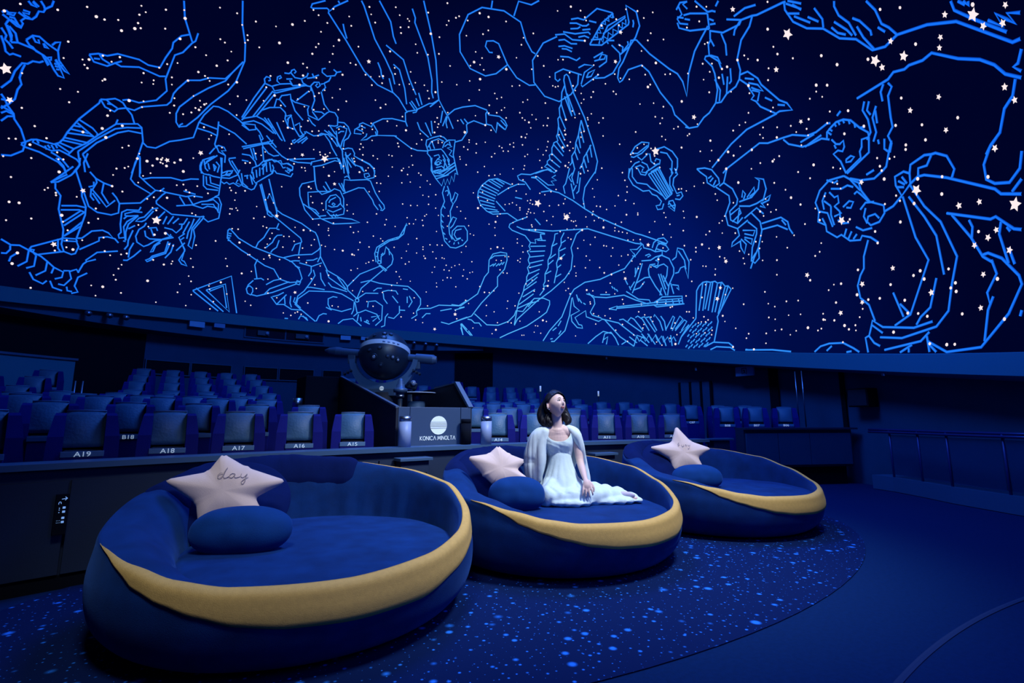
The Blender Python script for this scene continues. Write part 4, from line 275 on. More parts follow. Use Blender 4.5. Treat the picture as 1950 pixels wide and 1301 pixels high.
def dome_lines(polys):
    vs = []; fs = []; cols = []
    for pl in polys:
        P = []
        for a, b in zip(pl, pl[1:]):                       # subdivide long steps so that they hug the curved screen
            d = hypot((a[0]-b[0])*cos(radians(a[1])), a[1]-b[1]); n = max(1, int(d/4))
            P += [(a[0]+(b[0]-a[0])*k/n, a[1]+(b[1]-a[1])*k/n) for k in range(n)]
        P.append(pl[-1])
        p3 = [dome_pt(a, b, DR-.02) for a, b in P]; n = len(p3); base = len(vs)
        for i, p in enumerate(p3):
            nr = p.normalized()
            t1 = (p3[i]-p3[i-1]).normalized() if i else None
            t2 = (p3[i+1]-p3[i]).normalized() if i < n-1 else None
            t = (t1+t2) if t1 and t2 else (t1 or t2)
            if t.length < .3: t = t2 or t1
            t.normalize(); s = nr.cross(t)
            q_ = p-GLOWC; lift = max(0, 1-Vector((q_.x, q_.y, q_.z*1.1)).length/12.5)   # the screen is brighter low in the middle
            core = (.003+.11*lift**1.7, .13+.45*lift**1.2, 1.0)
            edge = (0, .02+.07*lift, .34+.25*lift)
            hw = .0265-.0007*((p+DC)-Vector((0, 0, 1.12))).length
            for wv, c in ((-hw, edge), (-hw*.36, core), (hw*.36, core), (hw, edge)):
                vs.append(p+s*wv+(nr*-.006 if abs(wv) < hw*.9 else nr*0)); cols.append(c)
        for i in range(n-1):
            for k in range(3):
                a = base+i*4+k; fs.append((a, a+1, a+5, a+4))
    me = mesh(vs, fs)
    at = me.color_attributes.new('glow', 'FLOAT_COLOR', 'POINT')
    for i, c in enumerate(cols): at.data[i].color = (*c, 1)
    return me
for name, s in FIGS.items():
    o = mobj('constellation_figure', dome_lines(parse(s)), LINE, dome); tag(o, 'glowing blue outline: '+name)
def star_mesh(lst):
    vs = []; fs = []
    for a, b, s in lst:
        p = dome_pt(a/50, b/50, DR-.035); n = p.normalized(); u = n.cross(DN)
        if u.length < .1: u = DX
        u.normalize(); v = n.cross(u); k0 = len(vs)
        r = (.0175, .027, .047, .085)[s]*(.55+.45*min(1, ((p+DC)-Vector((0, 0, 1.12))).length/12.5))*random.uniform(.85, 1.15); rot = random.random()*6
        if s < 2:
            for k in range(6): vs.append(p+u*r*cos(k*pi/3+rot)+v*r*sin(k*pi/3+rot))
            fs.append(tuple(range(k0, k0+6)))
        else:
            for k in range(10):
                q = r*(1.1 if k % 2 == 0 else .55); vs.append(p+u*q*cos(k*pi/5+rot)+v*q*sin(k*pi/5+rot))
            fs.append(tuple(range(k0, k0+10)))
    return mesh(vs, fs)
SL = [tuple(int(v) for v in q.split(',')) for q in STARS.split()]
o = mobj('star_dots', star_mesh([q for q in SL if q[2] < 2]), STARM, dome); tag(o, 'small white star dots scattered over the screen', kind='stuff')
big = [q for q in SL if q[2] >= 2]
rest = []
while len(rest) < 1100:                                    # the star field goes on over the rest of the dome
    lo, la = random.uniform(0, 360), math.degrees(math.asin(random.uniform(.01, 1)))
    v_ = dome_pt(lo, la)+DC-Vector((0, 0, 1.12)); k_ = v_.dot(FW)*cos(PITCH)+v_.z*sin(PITCH)
    if k_ > 0:
        px = v_.dot(RT)/k_*940; py = (v_.z*cos(PITCH)-v_.dot(FW)*sin(PITCH))/k_*940
        if abs(px) < 990 and abs(py) < 665: continue
    rest.append((lo*50, la*50, random.choice((0, 0, 0, 1))))
o = mobj('star_dots', star_mesh(rest), STARM, dome); tag(o, 'small white star dots over the rest of the screen', kind='stuff')
for q in big: mobj('bright_star', star_mesh([q]), STARM, dome)

# rim band, soffit, walls
WR = 8.0
def ring(name, f0, f1, m, parent=None, a0=0, a1=360, n=120, kind='structure', close=False):
    vs = []; fs = []
    for i in range(n+1):
        a = radians(a0+(a1-a0)*i/n); vs += [f0(a), f1(a)]
    for i in range(n): fs.append((2*i, 2*i+1, 2*i+3, 2*i+2))
    return tag(fromdata(name, vs, fs, m, parent, True), kind=kind)
def rp(a, r, dz=0):
    x = DC.x+r*cos(a); y = DC.y+r*sin(a); return (x, y, rimz(x, y)+dz)
vs = []; fs = []; n = 120
prof = [(7.49, .02), (7.42, 0), (7.42, -.26), (7.50, -.28), (8.1, -.30)]
for i in range(n):
    a = 2*pi*i/n
    for r, dz in prof: vs.append(rp(a, r, dz))
for i in range(n):
    j = (i+1) % n
    for k in range(4): fs.append((i*5+k, j*5+k, j*5+k+1, i*5+k+1))
tag(fromdata('trim_1', vs, fs, BAND, None), 'pale blue tilted rim band below the dome screen', kind='structure')
def wallseg(name, a0, a1, r, z0, m, zt=None, n=60, label=None, parent=None):
    vs = []; fs = []
    for i in range(n+1):
        a = radians(a0+(a1-a0)*i/n); x = DC.x+r*cos(a); y = DC.y+r*sin(a)
        vs += [(x, y, z0), (x, y, rimz(x, y)-.28 if zt is None else zt)]
    for i in range(n): fs.append((2*i, 2*i+1, 2*i+3, 2*i+2))
    return tag(fromdata(name, vs, fs, m, parent, True), label, kind=None if parent else 'structure')
wallseg('wall_back', 57, 175, WR, 0, NAVY, label='dark blue curved rear wall behind the seats')
wallseg('wall_right', -60, 57, WR, 0, NAVY, label='dark blue curved wall on the right')
wallseg('wall_left', 175, 240, WR, 0, NAVY, label='dark wall on the left')
wallseg('wall_front', 240, 300, WR, 0, NAVY, label='dark wall behind the camera')
# bulkhead (projection gallery) hung under the rim at the back
bk = []; bf = []; n = 60
for i in range(n+1):
    a = radians(49+(158-49)*i/n)
    for r, z in ((7.56, None), (7.56, 3.05), (WR+.02, 3.02)):
        x = DC.x+r*cos(a); y = DC.y+r*sin(a); bk.append((x, y, rimz(x, y)-.24 if z is None else min(z, rimz(x, y)-.25)))
for i in range(n):
    for k in (0, 1): bf.append((3*i+k, 3*i+k+1, 3*i+k+4, 3*i+k+3))
bulk = tag(fromdata('wall_gallery', bk, bf, BULK, None), 'projection gallery bulkhead under the rim', kind='structure')
def wpt(ang, r, z): a = radians(ang); return Vector((DC.x+r*cos(a), DC.y+r*sin(a), z))
def wangle(X, Y): return math.degrees(atan2(Y-DC.y, X-DC.x))
def curved_panel(name, a0, a1, z0, z1, r, t, m, parent=None, n=6):
    vs = []; fs = []
    for i in range(n+1):
        a = a0+(a1-a0)*i/n
        vs += [wpt(a, r, z0), wpt(a, r, z1), wpt(a, r+t, z1), wpt(a, r+t, z0)]
    for i in range(n):
        for k in range(4): fs.append((4*i+k, 4*i+(k+1) % 4, 4*i+4+(k+1) % 4, 4*i+4+k))
    fs += [(0, 1, 2, 3), (4*n+3, 4*n+2, 4*n+1, 4*n)]
    return fromdata(name, vs, fs, m, parent)
# gallery window
a1_, a0_ = wangle(1.42, 14.0), wangle(3.30, 14.0)
gw = empty('window_1'); tag(gw, 'long dark control booth window in the gallery bulkhead', kind='structure')
curved_panel('pane', a0_, a1_, 3.16, 3.44, 7.545, .01, mat('booth_glass', (.004, .008, .03), .15), gw)
for zz in (3.14, 3.45): curved_panel('window_frame', a0_-.3, a1_+.3, zz-.015, zz+.015, 7.53, .03, BULK, gw)
for a in (a0_-.2, (a0_+a1_)/2, a1_+.2): curved_panel('window_frame', a-.12, a+.12, 3.14, 3.45, 7.53, .03, BULK, gw)
for k, (a, wd) in enumerate(((a1_-3, .28), (a0_+4, .34))):
    q = wpt(a, 7.50, 3.27); b = empty('video_projector', q, radians(a-90), ['boxy video projector in the left half of the booth window', 'boxy video projector in the right half of the booth window'][k], 'projector', 'video projectors in the booth window')
    boxo('body', (0, 0, 0), (wd, .05, .13), mat('projector_grey', (.02, .04, .09), .5), b, .01)
    bm = bmesh.new(); cyl(bm, (wd*.3, -.06, 0), (wd*.3, .0, 0), .04); frombm('lens', bm, GLASS, b, True)
# dark framed wall panels
wn = 2
for xa, xb in ((-.55, .30), (.33, 1.20), (1.50, 2.30), (2.34, 3.22), (3.45, 3.95)):
    aa = wangle(xa, 6.48+sqrt(64-(xa-2.4)**2)); ab = wangle(xb, 6.48+sqrt(64-(xb-2.4)**2))
    g = empty('window_%d' % wn); wn += 1; tag(g, 'dark grille panel in a thin frame low on the rear wall', kind='structure')
    curved_panel('grille', ab, aa, 2.12, 2.42, 7.975, .01, DARK, g)
    for z in (2.11, 2.43): curved_panel('frame', ab-.1, aa+.1, z-.012, z+.012, 7.95, .03, BULK, g)
    for a in (ab, aa): curved_panel('frame', a-.08, a+.08, 2.11, 2.43, 7.95, .03, BULK, g)
# wall recesses drawn as flat near-black sheets: strip right of the projector, far-left bay
curved_panel('trim_2', wangle(7.8, 12.35), wangle(6.9, 13.05), .2, 3.02, 7.94, .02, DARK); bpy.data.objects['trim_2']['kind'] = 'structure'
curved_panel('trim_3', 112, 150, .2, 3.0, 7.94, .02, DARK, n=16); bpy.data.objects['trim_3']['kind'] = 'structure'
# door bay on the right
dr = empty('door_1'); tag(dr, 'dark narrow door in the right wall behind the end seats', kind='structure')
a = wangle(10.32, 7.3); curved_panel('door_leaf', a-3.2, a+2.6, .6, 1.95, 7.93, .03, NAVY, dr)
for q in (-3.2, -1.4, .6, 2.6): curved_panel('door_frame', a+q-.18, a+q+.18, .6, 1.97, 7.90, .04, DARK, dr)
curved_panel('trim_4', wangle(10.38, 5.35)-.7, wangle(10.38, 5.35)+.7, .5, 2.15, 7.93, .03, DARK); bpy.data.objects['trim_4']['kind'] = 'structure'
curved_panel('trim_5', wangle(10.2, 3.9)-.3, wangle(10.2, 3.9)+.3, .9, 2.0, 7.95, .03, DARK); bpy.data.objects['trim_5']['kind'] = 'structure'

# ------------------------------------------------------------------ floor
vs = [(DC.x, DC.y, 0)]; fs = []
for i in range(96): a = 2*pi*i/96; vs.append((DC.x+WR*cos(a), DC.y+WR*sin(a), 0))
for i in range(96): fs.append((0, 1+i, 1+(i+1) % 96))
floor = tag(fromdata('floor', vs, fs, CARPET), 'dark blue carpeted floor', kind='structure')
def starcarpet():
    m = bpy.data.materials.new('star_carpet'); m.use_nodes = True; nt = m.node_tree; b = nt.nodes['Principled BSDF']
    b.inputs['Roughness'].default_value = .95; b.inputs['Specular IOR Level'].default_value = .1
    tc = nt.nodes.new('ShaderNodeTexCoord'); L = nt.links.new
    def layer(scale, r0, r1, power):
        v = nt.nodes.new('ShaderNodeTexVoronoi'); v.inputs['Scale'].default_value = scale; L(tc.outputs['Object'], v.inputs['Vector']); v.voronoi_dimensions = '2D'
        sp = nt.nodes.new('ShaderNodeSeparateColor'); L(v.outputs['Color'], sp.inputs[0])
        rr = nt.nodes.new('ShaderNodeMath'); rr.operation = 'POWER'; L(sp.outputs[0], rr.inputs[0]); rr.inputs[1].default_value = power
        ra = nt.nodes.new('ShaderNodeMapRange'); L(rr.outputs[0], ra.inputs[0]); ra.inputs[3].default_value = r0; ra.inputs[4].default_value = r1
        dv = nt.nodes.new('ShaderNodeMath'); dv.operation = 'DIVIDE'; L(v.outputs['Distance'], dv.inputs[0]); L(ra.outputs[0], dv.inputs[1])
        iv = nt.nodes.new('ShaderNodeMath'); iv.operation = 'SUBTRACT'; iv.use_clamp = True; iv.inputs[0].default_value = 1; L(dv.outputs[0], iv.inputs[1])
        pw = nt.nodes.new('ShaderNodeMath'); pw.operation = 'POWER'; pw.inputs[1].default_value = 1.4; L(iv.outputs[0], pw.inputs[0])
        br = nt.nodes.new('ShaderNodeMath'); br.operation = 'MULTIPLY'; L(pw.outputs[0], br.inputs[0]); g_ = nt.nodes.new('ShaderNodeMapRange'); L(sp.outputs[1], g_.inputs[0]); g_.inputs[3].default_value = .3; g_.inputs[4].default_value = 1.5; L(g_.outputs[0], br.inputs[1]); return br
    l1 = layer(9, .03, .25, 3); l2 = layer(19, .03, .20, 2.5); l3 = layer(3.6, .0, .14, 1.5)
    s = nt.nodes.new('ShaderNodeMath'); s.operation = 'ADD'; L(l1.outputs[0], s.inputs[0]); L(l2.outputs[0], s.inputs[1])
    s2 = nt.nodes.new('ShaderNodeMath'); s2.operation = 'ADD'; s2.use_clamp = True; L(s.outputs[0], s2.inputs[0]); L(l3.outputs[0], s2.inputs[1])
    s3 = nt.nodes.new('ShaderNodeMath'); s3.operation = 'MULTIPLY'; s3.use_clamp = True; L(s2.outputs[0], s3.inputs[0]); s3.inputs[1].default_value = 1.6
    mx = nt.nodes.new('ShaderNodeMix'); mx.data_type = 'RGBA'; L(s3.outputs[0], mx.inputs[0])
    mx.inputs[6].default_value = (.001, .011, .075, 1); mx.inputs[7].default_value = (.02, .22, 1, 1)
    L(mx.outputs[2], b.inputs['Base Color']); return m
vs = [(2.85, 3.6, .006)]; fs = []
for i in range(96): a = 2*pi*i/96; vs.append((2.85+3.75*cos(a), 3.6+2.02*sin(a), .006))
for i in range(96): fs.append((0, 1+i, 1+(i+1) % 96))
o = fromdata('star_carpet', vs, fs, starcarpet(), floor); tag(o, 'oval carpet inlay printed with small blue stars')

# ------------------------------------------------------------------ seating arcs
AR = 28.0
def arcy(off, y0): return y0-off*off/AR
def arcbox(name, y0, depth, o0, o1, z0, z1, m, parent=None, n=24, bev=0):
    vs = []; fs = []
    for i in range(n+1):
        o = o0+(o1-o0)*i/n; y = arcy(o, y0); x = DC.x+o
        t = Vector((1, -2*o/AR, 0)).normalized(); nrm = Vector((-t.y, t.x, 0))
        p = Vector((x, y, 0)); q = p+nrm*depth
        vs += [(p.x, p.y, z0), (p.x, p.y, z1), (q.x, q.y, z1), (q.x, q.y, z0)]
    for i in range(n):
        for k in range(4): fs.append((4*i+k, 4*i+4+k, 4*i+4+(k+1) % 4, 4*i+(k+1) % 4))
    fs += [(0, 1, 2, 3), (4*n+3, 4*n+2, 4*n+1, 4*n)]
    return fromdata(name, vs, fs, m, parent)
ROWS = [(5.25, 1.18), (6.20, 1.27), (7.15, 1.36), (8.10, 1.41), (9.05, 1.47), (10.1, 1.57), (11.05, 1.76), (12.0, 1.94), (12.9, 2.13)]
def olim(y0, r=7.7):
    o = 0
    while True:
        o += .05; y = arcy(o, y0)
        if hypot(o, y-DC.y) > r or o > 7.4: return o
for k, (y0, zt) in enumerate(ROWS):
    nxt = ROWS[k+1][0] if k < 8 else y0+1.2
    z = zt-1.0; lim = min(olim(y0-.2, 7.85), olim(nxt-.25, 7.85))
    if k == 0: l0, l1 = -4.6, 4.1
    else: l0, l1 = -lim, lim
    tag(arcbox('floor_terrace', y0-.2, nxt-y0, l0, l1, 0 if k < 5 else .3, z, STEPC), kind='structure')
# front partition: panels, ledge, recess band
pw = empty('wall_partition'); tag(pw, 'low dark partition with a ledge in front of the first seat row', kind='structure')
arcbox('panel_backing', 4.86, .2, -5.2, 3.85, 0, .78, PART, pw)
arcbox('ledge', 4.80, .29, -5.22, 3.9, .78, .82, LEDGE, pw)
o = -5.15
while o < 3.8:
    o2 = min(o+1.12, 3.84); arcbox('panel', 4.83, .03, o+.008, o2-.008, .10, .70, PART, pw, n=6); o = o2
arcbox('baseboard', 4.85, .02, -5.2, 3.85, 0, .09, DARK, pw)
ww = empty('wall_wing'); tag(ww, 'low panelled partition on the right below seats B07 and B06', kind='structure')
arcbox('panel_backing', 5.76, .2, 5.48, 7.35, .30, .92, PART, ww)
arcbox('ledge', 5.70, .28, 5.46, 7.4, .92, .95, PART, ww)
for a_, b_ in ((5.5, 6.05), (6.06, 6.6), (6.61, 7.3)): arcbox('panel', 5.73, .03, a_, b_, .34, .86, NAVY, ww, n=4)
arcbox('plinth', 5.84, .2, 5.5, 7.3, 0, .3, DARK, ww)
o = boxo('side_shelf', (7.25, 4.72, .78), (.42, .16, .03), LEDGE, None, .004, (0, 0, -.32)); tag(o, 'small dark shelf at the gap right of the third sofa', 'shelf')
boxo('bracket', (7.25, 4.72, .38), (.30, .1, .76), PART, o, .004, (0, 0, -.32))
# control boxes set into the partition
def control_box(loc, rz, w_, h_, symbols, label, lipm=LEDGE):
    b = empty('control_box', loc, rz, label, 'control box')
    boxo('housing', (0, 0, h_/2), (w_, .12, h_), PART, b, .005)
    boxo('lid', (0, -.015, h_+.012), (w_+.05, .17, .03), lipm, b, .004)
    for sx in symbols:
        p = boxo('button_plate', (sx, -.064, h_*.52), (.055, .008, h_*.62), DARK, b, .002)
        vs, fs = [], []
        A = ribbon2d([[(-.018, .1), (.018, .1)], [(.004, .114), (.018, .1), (.004, .086)]], .005)
        me = mesh([(sx+x, -.0695, h_*.52+y*h_/.42) for x, y in A[0]], A[1]); mobj('arrow_symbol', me, TAGW, p)
        for q in (.03, -.01, -.07, -.11):
            s_ = boxo('button', (sx, -.07, h_*.52+q*h_/.42), (.02, .006, .018), TAGW, p, .001)
    return b
def arcplace(off, y0): return (DC.x+off, arcy(off, y0), 0), math.atan(-2*off/AR)
p, rz = arcplace(-.35, 4.74); control_box(p, rz, .30, .70, (-.09, .10), 'dark control box with lit symbols between the first and second sofa')
p, rz = arcplace(2.12, 4.74); control_box(p, rz, .30, .66, (-.09, .10), 'dark control box between the second and third sofa')
p, rz = arcplace(-2.935, 4.80)
cp = empty('wall_controller', p, rz, 'tall black control strip with arrow and square buttons on the partition at the far left', 'control panel')
cp.scale = (.6, 1, .65); cp.location.z = .165
boxo('panel', (0, -.01, .50), (.115, .02, .40), DARK, cp, .004)
A = ribbon2d([[(-.005, .15), (.038, .155)], [(.022, .17), (.038, .155), (.022, .138)]], .006)
mobj('arrow_symbol', mesh([(x, -.0215, .50+y) for x, y in A[0]], A[1]), TAGW, cp)
A = ribbon2d([[(-.028, .10), (-.028, .115), (-.02, .125), (-.01, .12), (-.008, .105)]], .005)
mobj('headphone_symbol', mesh([(x, -.0215, .50+y) for x, y in A[0]], A[1]), TAGW, cp)
for z, h in ((.065, 0), (.025, 0), (-.035, 0), (-.075, 0)): boxo('button', (.02, -.024, .5+z), (.024, .008, .020), TAGW, cp, .002)
for z in (.062, .045, .02): boxo('indicator', (-.018, -.0215, .5+z), (.008, .004, .008), TAGW, cp, .001)
for k in range(6): boxo('tick_mark', (-.028+.012*(k % 3), -.0215, .44-.02*(k//3)), (.004, .003, .004), TAGW, cp, 0)

# ------------------------------------------------------------------ theatre seat
def pod_side_mesh(s):
    x0, x1, x2 = .118*s, .185*s, .215*s     # inner, outer top, outer bottom
    vs = []; 
    def pt(x, y, z): vs.append((x, y, z))
    for (z, xo, y0, y1) in ((0, x2, 0, .52), (.45, x2, -.02, .52), (.80, x2*.97, .0, .50), (.955, x1, .05, .44), (.975, x1*.96, .08, .42)):
        pt(x0, y0+.01, z); pt(xo, y0, z); pt(xo, y1, z); pt(x0, y1, z)
    fs = []
    for i in range(4):
        for k in range(4): fs.append((4*i+k, 4*i+(k+1) % 4, 4*i+4+(k+1) % 4, 4*i+4+k))
    fs += [(3, 2, 1, 0), (16, 17, 18, 19)]
    return mesh(vs, fs)
def make_seat():
    t = empty('theater_seat')
    for s in (-1, 1): mobj('pod_side', pod_side_mesh(s), POD, t)
    boxo('front_panel', (0, .01, .33), (.25, .04, .64), POD, t, .008)
    # backrest: gently dished leather pad
    vs = []; fs = []; nx, nz = 8, 8
    for j in range(nz+1):
        for i in range(nx+1):
            u = i/nx*2-1; v = j/nz
            vs.append((u*.121, .055+.10*v+.012*u*u-.03*sin(pi*v)*(1-u*u), .72+.27*v))
    k = len(vs)
    for j in range(nz+1):
        for i in range(nx+1):
            u = i/nx*2-1; v = j/nz; vs.append((u*.121, .17+.13*v, .70+.275*v))
    W_ = nx+1
    for j in range(nz):
        for i in range(nx):
            a = j*W_+i; fs.append((a, a+1, a+W_+1, a+W_)); fs.append((k+a+W_, k+a+W_+1, k+a+1, k+a))
    for i in range(nx): fs += [(nz*W_+i, nz*W_+i+1, k+nz*W_+i+1, k+nz*W_+i), (i+1, i, k+i, k+i+1)]
    bk = fromdata('backrest', vs, fs, LEATHER, t, True)
    bm = bmesh.new(); tube(bm, [(-.12, .165, .993), (0, .157, .996), (.12, .165, .993)], .006, 6); frombm('piping', bm, PIPING, bk, True)
    boxo('seat_cushion', (0, .20, .67), (.23, .36, .06), SEATDK, t, .015)
    boxo('number_plate', (0, -.008, .67), (.25, .012, .042), PLATE, t, .002)
    return t
def place_seat(proto, x, y, z, rz, label, code=None):
    r = proto.copy(); COL.objects.link(r); r.location = (x, y, z); r.rotation_euler = (0, 0, rz)
    tag(r, label, 'seat', 'blue and grey theatre seats in curved rows')
    for ch in KIDS[proto.name]:
        c = ch[0].copy(); COL.objects.link(c); c.parent = r
        for g in ch[1]: d = g.copy(); COL.objects.link(d); d.parent = c
        if code and c.name.startswith('number_plate'):
            l = mobj('lettering', text_mesh(code, .052), WHITE, c); l.location = (0, -.0155, .668); l.rotation_euler = (pi/2, 0, 0)
            l.scale = (1.15, 1, 1)
    return r
proto = make_seat()
KIDS = {proto.name: [(c, [g for g in bpy.data.objects if g.parent == c]) for c in bpy.data.objects if c.parent == proto]}
ORD = ['first', 'second', 'third', 'fourth', 'fifth', 'sixth', 'seventh', 'eighth', 'ninth', 'tenth', 'eleventh', 'twelfth', 'thirteenth', 'fourteenth']
for k, (y0, zt) in enumerate(ROWS):
    z = zt-1.0; lst = []
    R_ = chr(65+k)
    if k == 0:
        lst += [(-.81-.525*i, 'A%d' % (15+i) if i < 5 else None) for i in range(6)] + [(.98+.553*i, 'A%02d' % (14-i)) for i in range(6)]
    elif k < 5:
        sh = -1.05 if k % 2 else -.82
        left = [sh-.55*i for i in range(6)]; right = [(1.2 if k % 2 else .95)+.55*i for i in range(6)]
        wing = [5.64, 6.17, 6.70] if k == 1 else [5.85, 6.38, 6.9] if k == 2 else [5.7, 6.25] if k == 3 else [5.5, 6.0]
        wc = {1: ['B08', 'B07', 'B06'], 2: ['C07', None, None]}.get(k, [None]*3)
        lst += [(o_, 'B18' if (k == 1 and i == 3) else None) for i, o_ in enumerate(left)] + [(o_, None) for o_ in right] + list(zip(wing, wc))
        if k > 1: lst = [q for q in lst if abs(q[0]) > 1.3]
    else:
        lst += [(s*(.9+.5*i), None) for s in (-1, 1) for i in range(5)] + [(s*(4.15+.5*i), None) for s in (-1, 1) for i in range(4)]
    lim = olim(y0+.5, 7.6)
    cnt = {}
    for off, code in sorted(lst, key=lambda q: abs(q[0])):
        if abs(off) > lim or (k > 4 and off < -3.9 and hypot(off, arcy(off, y0)+.45-DC.y) > 6.95): continue
        y = arcy(off, y0); side = 'left' if off < 0 else 'right'
        sec = 'centre' if abs(off) < (4.6 if k < 5 else 3.5) else 'wing'
        cnt[(side, sec)] = cnt.get((side, sec), 0)+1; i = cnt[(side, sec)]
        if code: lab = 'blue and grey theatre seat with the number %s on its plate' % code
        elif sec == 'centre': lab = 'blue and grey seat in the %s row, %s to the %s of the star projector' % (ORD[k], ORD[i-1], side)
        else: lab = 'blue and grey seat in the %s row, %s beyond the %s aisle' % (ORD[k], ORD[i-1], side)
        place_seat(proto, DC.x+off, y, z+(.045 if k == 1 and off > 5 else 0), -math.atan2(DC.x+off-.15, y)*.93, lab, code)
for c, gs in KIDS[proto.name]:
    for g in gs: bpy.data.objects.remove(g)
    bpy.data.objects.remove(c)
bpy.data.objects.remove(proto)

# ------------------------------------------------------------------ console around the projector
con = empty('projector_console', (0, 0, 0), 0, 'dark grey console enclosure with globe logo below the star projector', 'console')
CZ = .20
boxo('front_panel', (2.47, 5.12, (CZ+1.235)/2), (.62, .05, 1.235-CZ), CONS, con, .004)
for x in (2.09, 2.85): boxo('corner_panel', (x, 5.12, (CZ+1.235)/2), (.13, .055, 1.235-CZ), CONS, con, .004)
def prism(name, poly, x0, x1, m, parent):
    n = len(poly); vs = [(x0, y, z) for y, z in poly]+[(x1, y, z) for y, z in poly]
    fs = [tuple(range(n)), tuple(range(2*n-1, n-1, -1))]+[(i, n+i, n+(i+1) % n, (i+1) % n) for i in range(n)]
    return fromdata(name, vs, fs, m, parent)
prism('side_panel', [(5.1, CZ), (5.1, 1.225), (7.3, 1.70), (7.9, 1.70), (7.9, CZ)], 2.00, 2.03, CONSD, con)
prism('side_panel', [(5.1, CZ), (5.1, 1.225), (5.44, 1.535), (6.05, 1.50), (7.9, 1.45), (7.9, CZ)], 2.90, 2.93, CONSD, con)
prism('edge_trim', [(5.1, 1.222), (5.1, 1.242), (7.3, 1.717), (7.3, 1.697)], 1.995, 2.035, CONSE, con)
prism('edge_trim', [(5.1, 1.222), (5.08, 1.245), (5.43, 1.56), (5.46, 1.535)], 2.88, 2.94, CONSE, con)
prism('edge_trim', [(5.43, 1.54), (5.43, 1.556), (6.05, 1.52), (6.05, 1.50)], 2.89, 2.94, CONSE, con)
boxo('rear_housing', (1.76, 7.6, .95), (.46, .6, 1.5), DARK, con, .01)
boxo('pit_floor', (2.47, 6.5, .55), (.86, 2.7, .5), CONSD, con, .005)
# globe emblem and wordmark
def emblem(cx, cz, y, r, parent, m=WHITE2, name='globe_emblem'):
    vs = []; fs = []
    def seg(z0, z1, n=10):
        k = len(vs)
        for i in range(n+1):
            z = z0+(z1-z0)*i/n; h = sqrt(max(0, 1-z*z)); vs.append((cx-h*r, y, cz+z*r)); vs.append((cx+h*r, y, cz+z*r))
        for i in range(n): fs.append((k+2*i, k+2*i+1, k+2*i+3, k+2*i+2))
    seg(.36, 1, 14); seg(-1, -.36, 14)
    for z in (.27, .145, 0, -.145, -.27): seg(z-.045, z+.045, 1)
    return fromdata(name, vs, fs, m, parent)
emblem(2.50, 1.035, 5.088, .103, con)
GL = {'K': [[(0, 0), (0, 1)], [(.55, 1), (.05, .5), (.6, 0)]], 'O': [[(.36+.36*cos(a*pi/8), .5+.5*sin(a*pi/8)) for a in range(17)]],
      'N': [[(0, 0), (0, 1), (.62, 0), (.62, 1)]], 'I': [[(0, 0), (0, 1)]], 'C': [[(.42+.42*cos(a*pi/8), .5+.5*sin(a*pi/8)) for a in range(2, 15)]],
      'A': [[(0, 0), (.36, 1), (.72, 0)]], 'M': [[(0, 0), (.12, 1), (.42, .2), (.72, 1), (.84, 0)]], 'L': [[(0, 1), (0, 0), (.42, 0)]], 'T': [[(0, 1), (.6, 1)], [(.3, 1), (.3, 0)]]}
WD = {'K': .6, 'O': .72, 'N': .62, 'I': 0, 'C': .75, 'A': .72, 'M': .84, 'L': .42, 'T': .6}
def wordmark(words, cx, cz, y, width, parent, m=WHITE2):
    polys = []; x = 0
    for wd in words:
        for i, ch in enumerate(wd):
            s = 1.0
            polys += [[(x+a*s, b*s) for a, b in pl] for pl in GL[ch]]; x += WD[ch]*s+.24
        x += .3
    tot = x-.54; k = width/tot
    v, f = ribbon2d([[(a*k, b*k) for a, b in pl] for pl in polys], .14*k)
    return fromdata('wordmark', [(cx-width/2+a, y, cz+b) for a, b in v], f, m, parent)
wordmark(['KONICA', 'MINOLTA'], 2.495, .875, 5.088, .43, con)

# ------------------------------------------------------------------ star projector
pj = empty('star_projector', (2.35, 6.48, 0), 0, 'large black spherical star projector with a white belt on a curved yoke', 'projector')
PC = Vector((0, 0, 1.955)); PRr = .335
vs, fs = lathe([(PRr*cos(radians(a)), PRr*sin(radians(a))) for a in range(-90, 91, 6)], 48)
ball = fromdata('sphere', [Vector(v)+PC for v in vs], fs, BLACK, pj, True)
# belt tilted: higher at the far side
tl = Matrix.Rotation(radians(-18), 3, RT)
vs, fs = lathe([(sqrt((PRr+.004)**2-z*z), z) for z in (-.032, 0, .032)], 64)
fromdata('belt', [tl @ (Vector(v)+Vector((0, 0, .075)))+PC if False else tl @ Vector((v[0]*sqrt(1-(.054/PRr)**2), v[1]*sqrt(1-(.054/PRr)**2), v[2]+.054))*1.006+PC for v in vs], fs, SILV, ball, True)
for k in range(4):
    aa = atan2(-FW.y, -FW.x)+radians(10+k*11)
    d = tl @ Vector((cos(aa)*.327, sin(aa)*.33, .054)); n_ = d.normalized(); q = PC+n_*(PRr+.004)
    bm = bmesh.new(); box(bm, (0, 0, 0), (.034, .03, .004)); 
    M = Matrix.Translation(q) @ n_.to_track_quat('Z', 'Y').to_matrix().to_4x4(); bmesh.ops.transform(bm, matrix=M, verts=bm.verts[:]); frombm('belt_slot', bm, STEELB, ball)
def portdir(u, v):   # u right, v up in sphere radii as seen from the front
    w_ = sqrt(max(0, 1-u*u-v*v)); return (RT*u+UP*v-FW*w_).normalized()
